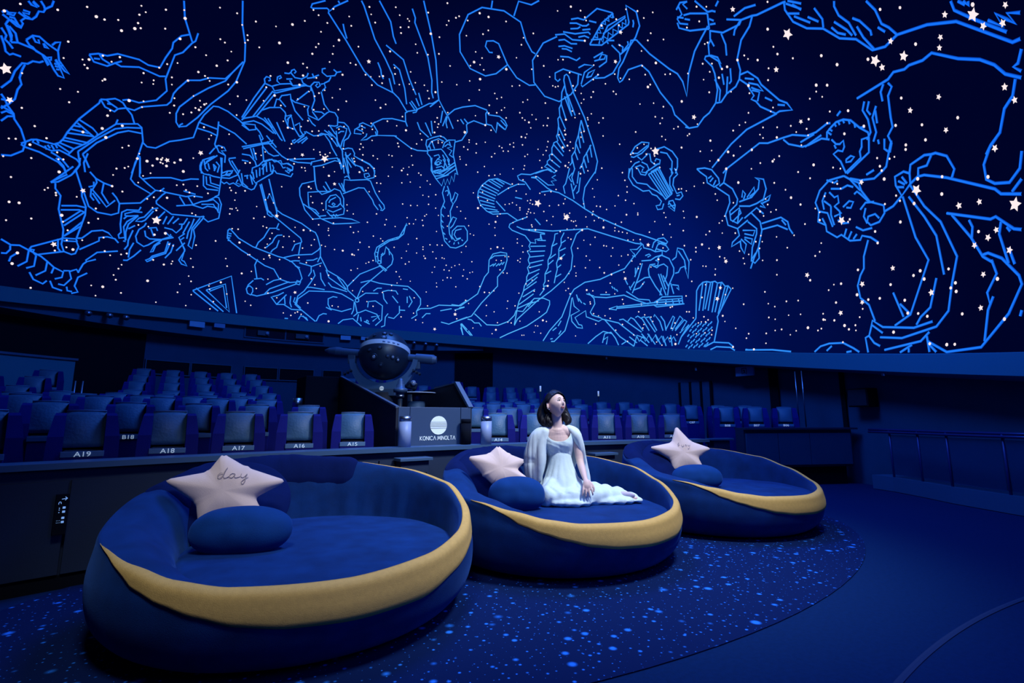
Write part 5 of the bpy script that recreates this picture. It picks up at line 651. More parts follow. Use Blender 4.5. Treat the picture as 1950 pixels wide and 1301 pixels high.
for u, v, r in ((-.15, -.16, .045), (.12, .80, .035), (.53, -.15, .035), (.69, -.24, .035), (.06, .20, .03), (-.6, .62, .032), (-.25, .72, .03), (.35, .78, .03), (-.35, .1, .025), (.36, -.12, .028), (.1, -.45, .03), (.15, .62, .038)):
    n_ = portdir(u, v); q = PC+n_*(PRr-.006)
    bm = bmesh.new(); cyl(bm, q, q+n_*.02, r, r*.85, 20); pp = frombm('lens_port', bm, BLACK, ball)
    bm = bmesh.new(); cyl(bm, q+n_*.018, q+n_*.024, r*.5, r*.4, 16); frombm('lens', bm, GLASS if r > .033 else STEELB, pp)
# trunnion arms
AX = (RT*.995+UP*-.085).normalized()
def arm(sgn, parts, nm, m):
    bm = bmesh.new()
    for (a, ra, b, rb) in parts: cyl(bm, PC+AX*sgn*a, PC+AX*sgn*b, ra, rb, 20)
    return frombm(nm, bm, m, pj)
arm(-1, [(.30, .055, .60, .055), (.59, .06, .66, .062), (.66, .062, .76, .045), (.76, .045, .82, .012)], 'axle_arm', STEELB)
arm(1, [(.30, .05, .44, .05), (.43, .065, .66, .068), (.66, .068, .71, .045)], 'axle_arm', STEELB)
for s in (-1, 1):
    c_ = PC+AX*s*.44+UP*-.09; boxo('axle_bracket', c_, (.10, .09, .12), STEELB, pj, .008, (0, 0, -YAW))
# U-shaped yoke
vs = []; fs = []; n = 28
for i in range(n+1):
    a = radians(180+8+(164)*i/n); ri = .375; ro = .375+.06+.10*abs(sin(a))**3
    for r, dy in ((ri, -.06), (ro, -.06), (ro, .06), (ri, .06)):
        p = PC+RT*(r*cos(a)*1.08)+UP*(r*sin(a))+FW*dy; vs.append(p)
for i in range(n):
    for k in range(4): fs.append((4*i+k, 4*i+(k+1) % 4, 4*i+4+(k+1) % 4, 4*i+4+k))
fs += [(0, 1, 2, 3), (4*n+3, 4*n+2, 4*n+1, 4*n)]
yk = fromdata('yoke', vs, fs, mat('yoke_metal', (.05, .12, .26), .45), pj)
bm = bmesh.new(); q = PC-UP*.50; box(bm, (0, 0, 0), (.36, .16, .10), .01, (0, 0, -YAW)); bmesh.ops.translate(bm, vec=q, verts=bm.verts[:]); frombm('yoke_foot', bm, STEELB, yk)
em = emblem(0, 0, 0, .03, yk); em.location = PC-UP*.45-FW*.09; em.rotation_euler = (0, 0, -YAW)
bm = bmesh.new(); cyl(bm, PC-UP*.9, PC-UP*.5, .16, .12, 24); frombm('pedestal', bm, CONSD, pj, True)
for s in (-1, 1):
    for k in range(3):
        bm = bmesh.new(); q = PC+RT*s*(.42+.04*k)+UP*(-.22-.02*k)-FW*.08; cyl(bm, q, q-FW*.05+UP*.01, .02, .015, 12); frombm('small_lamp', bm, BLACK, yk)
# companion projector post in front of the sphere
cpj = empty('companion_projector', (2.30, 5.75, 0), 0, 'slim pole with a small lensed projector head in front of the sphere', 'projector')
bm = bmesh.new(); cyl(bm, (0, 0, .8), (0, 0, 1.36), .028, .028, 16); frombm('pole', bm, BLACK, cpj, True)
vs, fs = lathe([(.0, 1.36), (.04, 1.36), (.045, 1.39), (.05, 1.395), (.05, 1.42), (.082, 1.425), (.086, 1.46), (.07, 1.475), (.05, 1.48), (.048, 1.52), (.035, 1.53), (.034, 1.56), (.026, 1.565), (.024, 1.59), (0, 1.595)], 28); fromdata('head', vs, fs, STEELB, cpj, True)
bm = bmesh.new(); cyl(bm, (0, 0, 1.365), (0, 0, 1.392), .047, .047, 20); frombm('collar', bm, METAL, cpj, True)
rg = empty('ring_platform', (2.60, 5.95, .085), 0, 'thin pale ring on a round black drum inside the console', 'projector')
vs, fs = lathe([(.215, 1.345), (.243, 1.345), (.243, 1.353), (.215, 1.353), (.215, 1.345)], 48); fromdata('ring', vs, fs, SILV, rg, True)
vs, fs = lathe([(0, 1.335), (.216, 1.335), (.216, 1.346), (0, 1.346)], 48); fromdata('disc', vs, fs, BLACK, rg, True)
bm = bmesh.new(); cyl(bm, (0, 0, .72), (0, 0, 1.24), .11, .11, 28); cyl(bm, (0, 0, 1.24), (0, 0, 1.335), .05, .06, 20); frombm('drum', bm, STEELB, rg, True)
ct2 = empty('side_projector', (2.74, 6.45, 0), 0, 'small dark swivel projector behind the pale ring', 'projector')
bm = bmesh.new(); cyl(bm, (0, 0, .8), (0, 0, 1.50), .05, .05, 16); frombm('post', bm, BLACK, ct2, True)
boxo('body', (0, 0, 1.56), (.16, .14, .10), BLACK, ct2, .02, (0, .2, -.5)); bm = bmesh.new(); cyl(bm, (0, -.07, 1.57), (-.03, -.13, 1.60), .035, .03, 16); frombm('lens', bm, GLASS, ct2, True)
# speaker columns on the ledge
for k, (x, y, lab, m1) in enumerate(((2.035, 4.92, 'pale cylindrical post on the ledge left of the globe logo', LAV), (2.885, 4.86, 'pale cylindrical post on the ledge right of the console', LAV), (2.80, 5.00, 'black cylindrical post close to the right end of the console front', DARK))):
    p_ = empty('ledge_post', (x, y, .82), 0, lab, 'post', 'cylindrical posts on the ledge')
    h = .315 if k < 2 else .285; r = .062 if k < 2 else .055
    if k == 1: p_.location.x = 2.985
    bm = bmesh.new(); cyl(bm, (0, 0, 0), (0, 0, h*.83), r, r, 32); frombm('tube', bm, m1, p_, True)
    bm = bmesh.new(); cyl(bm, (0, 0, h*.84), (0, 0, h), r*1.02, r*1.02, 32); frombm('cap', bm, METAL if k < 2 else DARK, p_, True)
    bm = bmesh.new(); cyl(bm, (0, 0, h*.82), (0, 0, h*.85), r*.96, r*.96, 32); frombm('groove', bm, DARK, p_, True)
# small cup like lamp on the fourth row
tg = empty('metal_canister', (1.42, 7.2, 1.26), 0, 'small shiny metal canister standing behind seat A16', 'canister')
bm = bmesh.new(); cyl(bm, (0, 0, 0), (0, 0, .12), .062, .062, 24); frombm('body', bm, METAL, tg, True)
bm = bmesh.new(); cyl(bm, (0, 0, .12), (0, 0, .125), .055, .055, 24); frombm('opening', bm, DARK, tg, True)

# ------------------------------------------------------------------ moon sofas
TAB = [(-180, .55, .965, .66), (-162, .515, .97, .70), (-147, .47, .98, .78), (-133, .425, .985, .87), (-120, .40, .985, .955), (-90, .39, .98, .962), (-65, .41, .98, .955), (-45, .45, .98, .94), (-20, .55, .97, .90), (0, .64, .965, .87), (30, .71, .95, .82), (60, .76, .94, .79), (90, .79, .935, .77), (120, .77, .94, .71), (150, .67, .945, .65), (180, .55, .965, .66)]
SEATZ = .372
def prof(phi, dense=5):
    zc, rc, rf = interp(TAB, phi)
    fat = rc-rf
    zs = .28*(zc/.45)**.4
    P = [(.80, .012), (.90, .04), (.985, .12), (1.022, .22), (1.030, min(.34, zc*.72)), (rc+.040, zc*.86), (rc+.028, zc-.015), (rc-.005, zc),
         (rc-fat*.34-.01, zc+.022*min(1, fat*4)-.012), (rc-fat*.78, zc-(zc-SEATZ)*.34), (rf, SEATZ+.02), (rf-.015, SEATZ-.06)]
    return catmull(P, dense)
NPH = 144
def sofa_mesh():
    vs = []; fs = []
    n = len(prof(0))
    for i in range(NPH):
        ph = -180+360*i/NPH; a = radians(ph)
        for k, (r, z) in enumerate(prof(ph)):
            pl = .007*cos(ph*1.9)*(1 if 15 < ph < 125 else 0)*max(0, min(1, (k-44)/4))*max(0, min(1, (57-k)/4))
            r2 = r+pl+.004*noise.noise(Vector((cos(a)*3, sin(a)*3, z*5)))
            vs.append((r2*cos(a), r2*sin(a), z))
    for i in range(NPH):
        j = (i+1) % NPH
        for k in range(n-1): fs.append((i*n+k, j*n+k, j*n+k+1, i*n+k+1))
    return mesh(vs, fs, True)
GB = [(-168, .475), (-158, .458), (-150, .427), (-142, .386), (-134, .342), (-126, .300), (-116, .258), (-105, .23), (-88, .215), (-70, .222), (-55, .285), (-38, .37), (-20, .47), (0, .59), (20, .67), (40, .73), (52, .765)]
def gold_mesh():
    vs = []; fs = []; n = 14; m_ = 110
    for i in range(m_+1):
        ph = -168+i*(52+168)/m_; a = radians(ph); P = prof(ph, 8); ic = 7*8
        zb = interp(GB, ph)[0]
        outer = P[:ic+1]
        zq = min(zb, outer[-1][1]-1e-3); j = max(k for k in range(len(outer)-1) if outer[k][1] <= zq)
        edge = min(1, i/m_*4, (1-i/m_)*6); j1 = ic+3*edge-5.5*max(0, (-142-ph)/26)
        t0 = j+(zq-outer[j][1])/max(1e-5, outer[j+1][1]-outer[j][1]); t0 = j1-.15+(t0-j1+.15)*min(1, i/m_*9, (1-i/m_)*9)
        for k in range(n+1):
            t = t0+(j1-t0)*k/n; q = int(t); f = t-q; q2 = min(q+1, len(P)-1)
            r = P[q][0]*(1-f)+P[q2][0]*f; z = P[q][1]*(1-f)+P[q2][1]*f
            dr = P[min(q+2, len(P)-1)][0]-P[max(q-1, 0)][0]; dz = P[min(q+2, len(P)-1)][1]-P[max(q-1, 0)][1]; L = hypot(dr, dz) or 1
            off = .008*(min(1, k/1.0, (n-k)/1.0)*2-1 if k in (0, n) else 1)
            r += dz/L*off; z -= dr/L*off
            vs.append((r*cos(a), r*sin(a), z))
    for i in range(m_):
        for k in range(n): b = i*(n+1)+k; fs.append((b, b+n+1, b+n+2, b+1))
    return mesh(vs, fs, True)
def seatpad_mesh():
    vs = [(0, 0, SEATZ+.018)]; fs = []; rings = [.15, .35, .55, .75, .88, .95, .985, 1.0, 1.0]
    hz = [.018, .016, .014, .012, .008, .002, -.010, -.03, -.10]; N = 96
    for q, h in zip(rings, hz):
        for i in range(N):
            ph = -180+360*i/N; rf = interp(TAB, ph)[2]-.006; a = radians(ph); x = q*rf*cos(a); y = q*rf*sin(a)
            vs.append((x, y, SEATZ+h+.010*noise.noise(Vector((x*3, y*3, 0)))*(1 if q < .96 else 0)))
    for i in range(N): fs.append((0, 1+i, 1+(i+1) % N))
    for k in range(len(rings)-1):
        for i in range(N): a = 1+k*N; fs.append((a+i, a+N+i, a+N+(i+1) % N, a+(i+1) % N))
    return mesh(vs, fs, True)
def flap_mesh(p0, p1):
    vs = []; fs = []; n = 22; m_ = 60
    for i in range(m_+1):
        u = i/m_; ph = p0+(p1-p0)*u; a = radians(ph); P = prof(ph, 8); ed = min(u, 1-u)*(p1-p0)
        endf = sqrt(max(0, 1-(max(0, 6-ed)/6)**2))
        ta, tb = 6.3*8, 8.9*8+.25*8; mid = (ta+tb)/2
        row = []
        for k in range(n+1):
            t = ta+(tb-ta)*k/n
            t = mid+(t-mid)*(.55+.45*endf); q = int(t); f = t-q; q2 = q+1
            r = P[q][0]*(1-f)+P[q2][0]*f; z = P[q][1]*(1-f)+P[q2][1]*f
            dr = P[q2+1][0]-P[q-1][0]; dz = P[q2+1][1]-P[q-1][1]; L = hypot(dr, dz) or 1
            s = k/n; off = .034*(max(0, sin(pi*s))**.45)*endf*(1+.18*noise.noise(Vector((ph*.28, s*3, 0))))-.006
            vs.append(((r+dz/L*off)*cos(a), (r+dz/L*off)*sin(a), z-dr/L*off))
    for i in range(m_):
        for k in range(n): b = i*(n+1)+k; fs.append((b, b+n+1, b+n+2, b+1))
    return mesh(vs, fs, True)
SM, GM, PM, FM = sofa_mesh(), gold_mesh(), seatpad_mesh(), flap_mesh(53, 152)
SOFA = [((.755, 3.35), 'largest round blue velvet sofa with gold crescent, nearest the camera on the left'),
        ((2.835, 3.45), 'round blue velvet sofa with gold crescent holding the seated woman'),
        ((5.02, 3.37), 'round blue velvet sofa with gold crescent farthest on the right')]
for (x, y), lab in SOFA:
    s = empty('moon_sofa', (x, y, .006), 0, lab, 'sofa', 'round moon sofas on the star carpet')
    mobj('shell', SM, VELVET, s); tag(mobj('crescent_band', GM, GOLD, s), 'gold fabric crescent band')
    mobj('seat_cushion', PM, VELVET, s); tag(mobj('headrest_flap', FM, VELVETD, s), 'darker padded headrest draped over the back')

def frame(loc, rz, tilt, roll=0):
    return Matrix.Translation(loc) @ Matrix.Rotation(rz, 4, 'Z') @ Matrix.Rotation(tilt, 4, 'X') @ Matrix.Rotation(roll, 4, 'Y')
def pillow(name, fr, Rf, T, m, label, cat, group, n=80, rings=14, p=.55, wr=0, parent=None):
    """cushion lying in its local XZ plane, thickness along local Y; Rf(theta) outline radius"""
    vs = []; fs = []
    for side in (-1, 1):
        b = len(vs); vs.append((0, side*T, 0))
        for q in range(1, rings+1):
            s = sin(q/rings*pi/2)
            for i in range(n):
                a = 2*pi*i/n; r = Rf(a)*s; h = T*(max(0, 1-s**2.2))**p
                h *= 1+wr*noise.noise(Vector((r*cos(a)*9, r*sin(a)*9, side)))
                vs.append((r*cos(a), side*h, r*sin(a)))
        for i in range(n): fs.append((b, b+1+i, b+1+(i+1) % n) if side > 0 else (b, b+1+(i+1) % n, b+1+i))
        for q in range(rings-1):
            for i in range(n):
                a = b+1+q*n+i; c = b+1+q*n+(i+1) % n
                fs.append((a, c, c+n, a+n) if side < 0 else (a, a+n, c+n, c))
    me = mesh(vs, fs, True)
    bm = bmesh.new(); bm.from_mesh(me); bmesh.ops.remove_doubles(bm, verts=bm.verts[:], dist=.0008); bmesh.ops.recalc_face_normals(bm, faces=bm.faces[:]); bm.to_mesh(me); bm.free()
    for f in me.polygons: f.use_smooth = True
    o = mobj(name, me, m, parent)
    o.matrix_world = fr; return tag(o, label, cat, group)
def star_outline(rots, radii, valley):
    """five tips (angle, radius) joined by concave valleys"""
    def f(a):
        a = math.degrees(a) % 360
        n = len(rots)
        for i in range(n):
            a0 = rots[i]; a1 = rots[(i+1) % n]+(360 if i == n-1 else 0)
            aa = a+360 if a < rots[0] else a
            if a0 <= aa <= a1:
                t = (aa-a0)/(a1-a0); r0, r1 = radii[i], radii[(i+1) % n]; v = valley
                # straight edges tip->valley in polar form, rounded
                am = radians((a1-a0)/2)
                def edge(rt, tt):   # tt 0 at tip,1 at valley
                    th = am*tt; x0, y0 = rt, 0; x1, y1 = v*cos(am), v*sin(am); dx, dy = x1-x0, y1-y0
                    den = dy*cos(th)-dx*sin(th); return (x0*dy-y0*dx)/den
                r = edge(r0, t*2) if t < .5 else edge(r1, (1-t)*2)
                d = abs(t-.5)*2; r += .010*(1-min(1, d/.25))**2
                tip = min(t, 1-t)
                return r-.022*max(0, 1-tip/.035)**1.5
        return valley
    return f
def stitches(star, strokes, T, Rf, scale, cx, cz):
    for st_ in strokes:
        bm = bmesh.new(); pts = []
        for x, z in catmull([(a, b) for a, b in st_], 4):
            X = cx+x*scale; Z = cz+z*scale; r = hypot(X, Z); s = min(.99, r/Rf(atan2(Z, X))); h = T*(1-s**2.2)**.55
            pts.append((X, -h*1.05-.004, Z))
        tube(bm, pts, .0018, 5); o = frombm('embroidery', bm, THREAD, star)
DAY = [[(1.0, .9), (.55, .95), (.2, .55), (.3, .15), (.7, .1), (1.1, .6), (1.35, 1.6), (1.5, 1.9), (1.2, 1.2), (1.15, .3), (1.5, .1), (2.0, .35)],
       [(2.9, .8), (2.4, .85), (2.1, .5), (2.2, .15), (2.6, .15), (2.95, .75), (2.9, .3), (3.2, .1), (3.8, .3)],
       [(3.9, .8), (3.95, .25), (4.4, .2), (4.8, .8), (4.7, .2), (4.7, -.6), (4.4, -1.0), (4.15, -.7), (4.5, -.2), (5.1, .2)]]
PG = 'star-shaped pillows on the sofas'; DG = 'round dark pillows behind the stars'; OG = 'oval blue bolsters in front of the stars'
def disc(a): return .31
OV = lambda A, B: (lambda a: 1/((abs(cos(a))/A)**2.3+(abs(sin(a))/B)**2.3)**(1/2.3))
# sofa 1
pillow('round_pillow', frame((.40, 3.74, .575), -.25, -.78), lambda a: .33, .07, VELVETD, 'dark blue round pillow behind the star on the nearest sofa', 'pillow', DG, wr=.3)
f1 = star_outline([9, 103, 168, 236, 322], [.345, .235, .37, .225, .34], .17)
s1 = pillow('star_pillow', frame((.33, 3.55, .675), -.38, -.22), f1, .065, STARF, 'pale pink star pillow stitched with the word day, on the nearest sofa', 'pillow', PG, n=120, wr=.12)
stitches(s1, DAY, .065, f1, .034, -.05, .07)
pillow('oval_bolster', frame((.39, 3.24, .495), -.45, -.5), OV(.27, .135), .115, VELVETC, 'oval blue velvet bolster lying before the star on the nearest sofa', 'pillow', OG, wr=.1)
# sofa 2
pillow('round_pillow', frame((2.38, 3.80, .58), -.25, -.7), lambda a: .33, .07, VELVETD, 'dark blue round pillow behind the star beside the woman', 'pillow', DG, wr=.3)
f2 = star_outline([15, 90, 159, 242, 335], [.25, .20, .30, .15, .34], .155)
s2 = pillow('star_pillow', frame((2.36, 3.62, .69), -.30, -.30), f2, .065, STARF, 'pale pink star pillow leaning beside the woman', 'pillow', PG, n=120, wr=.12)
pillow('oval_bolster', frame((2.37, 3.38, .505), -.45, -.35), OV(.23, .145), .125, VELVETC, 'oval blue velvet bolster against the side of the woman', 'pillow', OG, wr=.1)
# sofa 3
pillow('round_pillow', frame((4.74, 3.76, .58), -.35, -.7), lambda a: .31, .07, VELVETD, 'dark blue round pillow behind the star on the farthest sofa', 'pillow', DG, wr=.3)
f3 = star_outline([10, 99, 170, 240, 318], [.325, .32, .385, .24, .31], .168)
s3 = pillow('star_pillow', frame((4.84, 3.62, .72), -.70, -.22), f3, .065, STARF, 'pale pink star pillow with faint stitching on the farthest sofa', 'pillow', PG, n=120, wr=.12)
stitches(s3, [[(0, 1.2), (.5, 1.3), (.1, 1.25), (.1, .2)], [(.1, .7), (.6, .75)], [(1.2, .8), (1.2, .3), (1.6, .2), (1.8, .8), (1.8, .2)], [(2.3, .2), (2.3, .8), (2.7, .7), (2.8, .2)], [(3.2, .8), (3.5, .3), (3.9, .8), (3.4, -.5), (3.1, -.4)]], .065, f3, .034, -.06, .06)
pillow('oval_bolster', frame((4.67, 3.33, .495), -.55, -.35), OV(.27, .135), .115, VELVETC, 'oval blue velvet bolster before the star on the farthest sofa', 'pillow', OG, wr=.1)
# ------------------------------------------------------------------ woman
WO = Vector((2.93, 3.47, 0)); WM = Matrix.Translation(WO) @ Matrix.Rotation(-YAW, 4, 'Z')
def skin_obj(verts, edges, radii, sub=2):
    me = bpy.data.meshes.new('s'); me.from_pydata(verts, edges, []); o = bpy.data.objects.new('s', me); COL.objects.link(o)
    o.modifiers.new('k', 'SKIN'); sk = me.skin_vertices[0].data
    for i, r in enumerate(radii): sk[i].radius = (r, r) if not isinstance(r, tuple) else r
    sk[0].use_root = True
    md = o.modifiers.new('b', 'SUBSURF'); md.levels = sub; md.render_levels = sub
    r = evalmesh(o); bpy.data.objects.remove(o); return r
def merge_remesh(meshes, voxel, smooth=2, sfac=.5):
    bm = bmesh.new()
    for m_ in meshes: bm.from_mesh(m_)
    me = bpy.data.meshes.new('r'); bm.to_mesh(me); bm.free()
    o = bpy.data.objects.new('r', me); COL.objects.link(o)
    md = o.modifiers.new('r', 'REMESH'); md.mode = 'VOXEL'; md.voxel_size = voxel; md.use_smooth_shade = True
    if smooth: md = o.modifiers.new('s', 'SMOOTH'); md.iterations = smooth; md.factor = sfac
    r = evalmesh(o); bpy.data.objects.remove(o); return r
def tmesh(pts, rad, seg=14, rings=4, caps=True):
    pts2 = catmull([tuple(p)+(r,) for p, r in zip(pts, rad)], rings); bm = bmesh.new()
    tube(bm, [p[:3] for p in pts2], [max(.001, p[3]) for p in pts2], seg)
    if caps:
        for e in (pts2[0], pts2[-1]): bmesh.ops.create_uvsphere(bm, u_segments=seg, v_segments=8, radius=e[3]*.98, matrix=Matrix.Translation(e[:3]))
    me = bpy.data.meshes.new('t'); bm.to_mesh(me); bm.free(); return me
def emesh(c, r, rot=None, seg=24):
    bm = bmesh.new(); M = Matrix.Translation(c) @ (rot.to_4x4() if rot else Matrix.Identity(4)) @ Matrix.Diagonal((*r, 1))
    bmesh.ops.create_uvsphere(bm, u_segments=seg, v_segments=seg//2+2, radius=1, matrix=M)
    me = bpy.data.meshes.new('e'); bm.to_mesh(me); bm.free(); return me
wm = empty('person', (0, 0, 0)); wm.matrix_world = WM
tag(wm, 'dark haired woman in white dress and cape seated on the middle sofa, gazing up', 'person')
HC = Vector((-.048, -.005, 1.235)); HS = 1.0
HR = (Matrix.Rotation(radians(36), 3, 'Z') @ Matrix.Rotation(radians(-20), 3, 'X') @ Matrix.Rotation(radians(6), 3, 'Y'))   # head looks along local -Y turned right and up
def headpt(d, extra=0):
    """d: unit direction, face looks along -Y of the head frame"""
    x, y, z = d.x, -d.y, d.z       # y forward
    r = Vector((.078*x, .094*y, .112*z))
    if z < 0: r.x *= 1-.40*(-z)**1.6; r.y *= 1-.10*(-z)**2
    if z < -.15 and y < 0: r.y *= 1-.35*min(1, (-z-.15)/.6)
    if y > 0: r.y *= .96
    def g(cx, cz, sx, sz): return exp(-((x-cx)/sx)**2-((z-cz)/sz)**2) if y > 0 else 0
    f = .0
    f += .021*g(0, -.20, .13, .13)+.010*g(0, -.02, .10, .2)           # nose tip and bridge
    f -= .010*(g(.36, .06, .2, .12)+g(-.36, .06, .2, .12))            # sockets
    f += .005*(g(.45, -.25, .2, .2)+g(-.45, -.25, .2, .2))            # cheeks
    f += .007*g(0, -.50, .22, .10)+.009*g(0, -.82, .25, .14)-.0015*g(0, -.64, .3, .08)
    f += .005*g(0, .30, .5, .15)
    r = r+r.normalized()*extra; r.y += f
    return HC+HR @ Vector((r.x, -r.y, r.z))
def headmesh(extra=0, n=64, m=44):
    vs = []; fs = []
    for j in range(m+1):
        t = pi*j/m
        for i in range(n):
            p = 2*pi*i/n; vs.append(headpt(Vector((sin(t)*cos(p), sin(t)*sin(p), cos(t))), extra))
    for j in range(m):
        for i in range(n): fs.append((j*n+i, (j+1)*n+i, (j+1)*n+(i+1) % n, j*n+(i+1) % n))
    me = mesh(vs, fs); bm = bmesh.new(); bm.from_mesh(me); bmesh.ops.remove_doubles(bm, verts=bm.verts[:], dist=1e-5); bmesh.ops.recalc_face_normals(bm, faces=bm.faces[:]); bm.to_mesh(me); bm.free(); return me
def squash(me, sy, cy=.01):
    for v in me.vertices: v.co.y = cy+(v.co.y-cy)*sy
    return me
def limb(pts, rad, seg=16): return tmesh(pts, rad, seg)
torso = squash(tmesh([(-.012, .01, .46), (-.018, .01, .56), (-.022, .01, .70), (-.026, .01, .80), (-.036, .01, .89), (-.04, .01, .955)], [.13, .135, .098, .092, .112, .10], 24), .72)
yoke_ = squash(tmesh([(-.185, .012, .962), (-.12, .012, .990), (-.04, .012, 1.005), (.04, .012, .990), (.105, .012, .962)], [.042, .052, .056, .052, .042], 18), .9)
neckm = tmesh([(-.04, .015, .985), (-.042, .012, 1.04), (-.047, .010, 1.10), (-.052, .012, 1.17), (-.052, .012, 1.21)], [.075, .052, .048, .050, .05], 22)
armR = limb([(.105, .012, .965), (.134, -.01, .88), (.150, -.055, .745), (.158, -.145, .675), (.166, -.235, .612), (.170, -.262, .592)], [.043, .040, .033, .030, .021, .020])
palmR = squash(tmesh([(.168, -.255, .600), (.171, -.280, .578), (.173, -.300, .552)], [.022, .032, .035], 16), .62, -.283)
armL = limb([(-.185, .012, .965), (-.225, .02, .86), (-.245, .05, .735), (-.24, .06, .655), (-.228, .06, .58), (-.22, .05, .54)], [.043, .038, .033, .029, .021, .028])
legs = [limb([(-.07, -.01, .50), (-.12, -.22, .465), (.10, -.18, .445), (.32, -.12, .44), (.52, -.10, .432), (.62, -.10, .43)], [.08, .045, .035, .032, .024, .018]),
        limb([(.07, 0, .50), (.12, -.20, .475), (.28, -.12, .45), (.42, -.05, .445), (.54, -.03, .435), (.63, -.04, .435)], [.09, .055, .04, .034, .026, .018])]
body = torso
parts = [torso, yoke_, neckm, armR, palmR, armL, headmesh()]+legs
for dx, L, sp in ((-.031, .066, -.010), (-.0105, .080, -.004), (.0105, .078, .003), (.031, .062, .010)):   # four fingers over the lap
    b0 = Vector((.173+dx, -.300, .552))
    parts.append(tmesh([(.172+dx*.7, -.288, .570), b0, b0+Vector((sp*.5, -.014, -L*.4)), b0+Vector((sp, -.018, -L*.8)), b0+Vector((sp*1.1, -.012, -L))], [.0095, .0092, .0086, .0078, .006], 10))
parts.append(tmesh([(.196, -.262, .592), (.218, -.278, .568), (.229, -.292, .540), (.226, -.300, .518)], [.013, .0115, .0095, .007], 10))
for k in range(4):
    b0 = Vector((-.245+.017*k, .045, .515)); parts.append(tmesh([b0+Vector((0, .0, .03)), b0, b0+Vector((0, -.015, -.035)), b0+Vector((0, -.03, -.06))], [.010, .009, .008, .006], 8))
parts.append(tmesh([(-.20, .04, .545), (-.185, .02, .52), (-.185, .0, .50)], [.011, .010, .007], 8))
bodym = merge_remesh(parts, .0045, 2, .4)
bo = mobj('body', bodym, SKIN, wm, smooth=True)
# ears
def hp(x, y, z, ex=0): return headpt(Vector((x, y, z)).normalized(), ex)
for s in (-1, 1):
    c = hp(s*1, .22, -.10, .010); bm = bmesh.new()
    M = Matrix.Translation(c) @ (HR @ Matrix.Rotation(s*.5, 3, 'Z')).to_4x4() @ Matrix.Diagonal((.010, .018, .032, 1))
    bmesh.ops.create_uvsphere(bm, u_segments=16, v_segments=12, radius=1, matrix=M)
    tube(bm, [M @ Vector((s*.75, .86*cos(radians(60+k*18)), .92*sin(radians(60+k*18)))) for k in range(12)], .0038, 6)
    ea = frombm('ear', bm, SKIN, bo, True)
bm = bmesh.new(); bmesh.ops.create_icosphere(bm, subdivisions=2, radius=.006, matrix=Matrix.Translation(hp(-1, .22, -.40, .014))); frombm('earring', bm, METAL, bo, True)
# eyes, brows, lips
for s in (-1, 1):
    c = hp(s*.36, -.92, .05, -.0040); bm = bmesh.new()
    bmesh.ops.create_uvsphere(bm, u_segments=20, v_segments=14, radius=1, matrix=Matrix.Translation(c) @ HR.to_4x4() @ Matrix.Diagonal((.0160, .0105, .0078, 1)))
    ey = frombm('eye', bm, EYEW, bo, True)
    bm = bmesh.new(); ci = c+HR @ Vector((.001, -.0085, .0018)); bmesh.ops.create_uvsphere(bm, u_segments=14, v_segments=10, radius=1, matrix=Matrix.Translation(ci) @ HR.to_4x4() @ Matrix.Diagonal((.0062, .0045, .0062, 1))); frombm('iris', bm, EYEB, ey, True)
    bm = bmesh.new(); tube(bm, [c+HR @ Vector((s*-.015, -.006, -.001)), c+HR @ Vector((s*-.008, -.012, .0062)), c+HR @ Vector((s*.004, -.0125, .0080)), c+HR @ Vector((s*.015, -.007, .0030)), c+HR @ Vector((s*.019, -.004, .0035))], [.0012, .0022, .0026, .0024, .001], 6); frombm('eyelashes', bm, EYEB, ey, True)
    bm = bmesh.new(); tube(bm, [hp(s*(.16+.075*k), -.95, .235+.075*sin(k/5*pi)*1.0, .0015) for k in range(6)], [.0012, .0019, .0021, .0019, .0015, .0008], 6); frombm('eyebrow', bm, HAIR, bo, True)
bm = bmesh.new(); tube(bm, [hp(-.27+.54*k/8, -.88, -.475+.035*abs(k/4-1)**1.5-.012*(1 if k == 4 else 0), .0035) for k in range(9)], [.0010, .0030, .0042, .0050, .0046, .0050, .0042, .0030, .001], 8); frombm('upper_lip', bm, LIP, bo, True)
bm = bmesh.new(); tube(bm, [hp(-.23+.46*k/8, -.86, -.560+.045*abs(k/4-1)**2, .0030) for k in range(9)], [.0010, .0035, .0050, .0058, .0060, .0058, .0050, .0035, .001], 8); frombm('lower_lip', bm, LIP, bo, True)
for s in (-1, 1):
    bm = bmesh.new(); c = hp(s*.085, -.95, -.30, .0015); bmesh.ops.create_icosphere(bm, subdivisions=2, radius=.0026, matrix=Matrix.Translation(c)); frombm('nostril', bm, mat('nostril_shade', (.12, .04, .05), .8), bo, True)
# hair: skull cap with the face left open, plus the bob hanging to the shoulders
vs = []; fs = []; n, m = 140, 100; keep = {}
for j in range(m+1):
    t = pi*j/m
    for i in range(n):
        p = 2*pi*i/n; d = Vector((sin(t)*cos(p), sin(t)*sin(p), cos(t))); y = -d.y
        lim = .10+.95*max(0, d.z-.02)+(.9 if d.z > .55+.22*abs(d.x-.35) else 0)
        front = max(0, min(1, (y-.1)/.5)); ex = .031-.014*front+.0007*sin(p*40)+.003*noise.noise(d*4)
        if d.z < -.55: ex *= .4
        keep[(j, i)] = y < lim and not (d.z < -.42 and y > -.75) and d.z > -.75 and not (d.x < -.6 and -.42 < d.z < .10 and y > -.26)
        vs.append(headpt(d, ex))
for j in range(m):
    for i in range(n):
        k = (i+1) % n
        if all(keep[q] for q in ((j, i), (j, k), (j+1, i), (j+1, k))): fs.append((j*n+i, (j+1)*n+i, (j+1)*n+k, j*n+k))
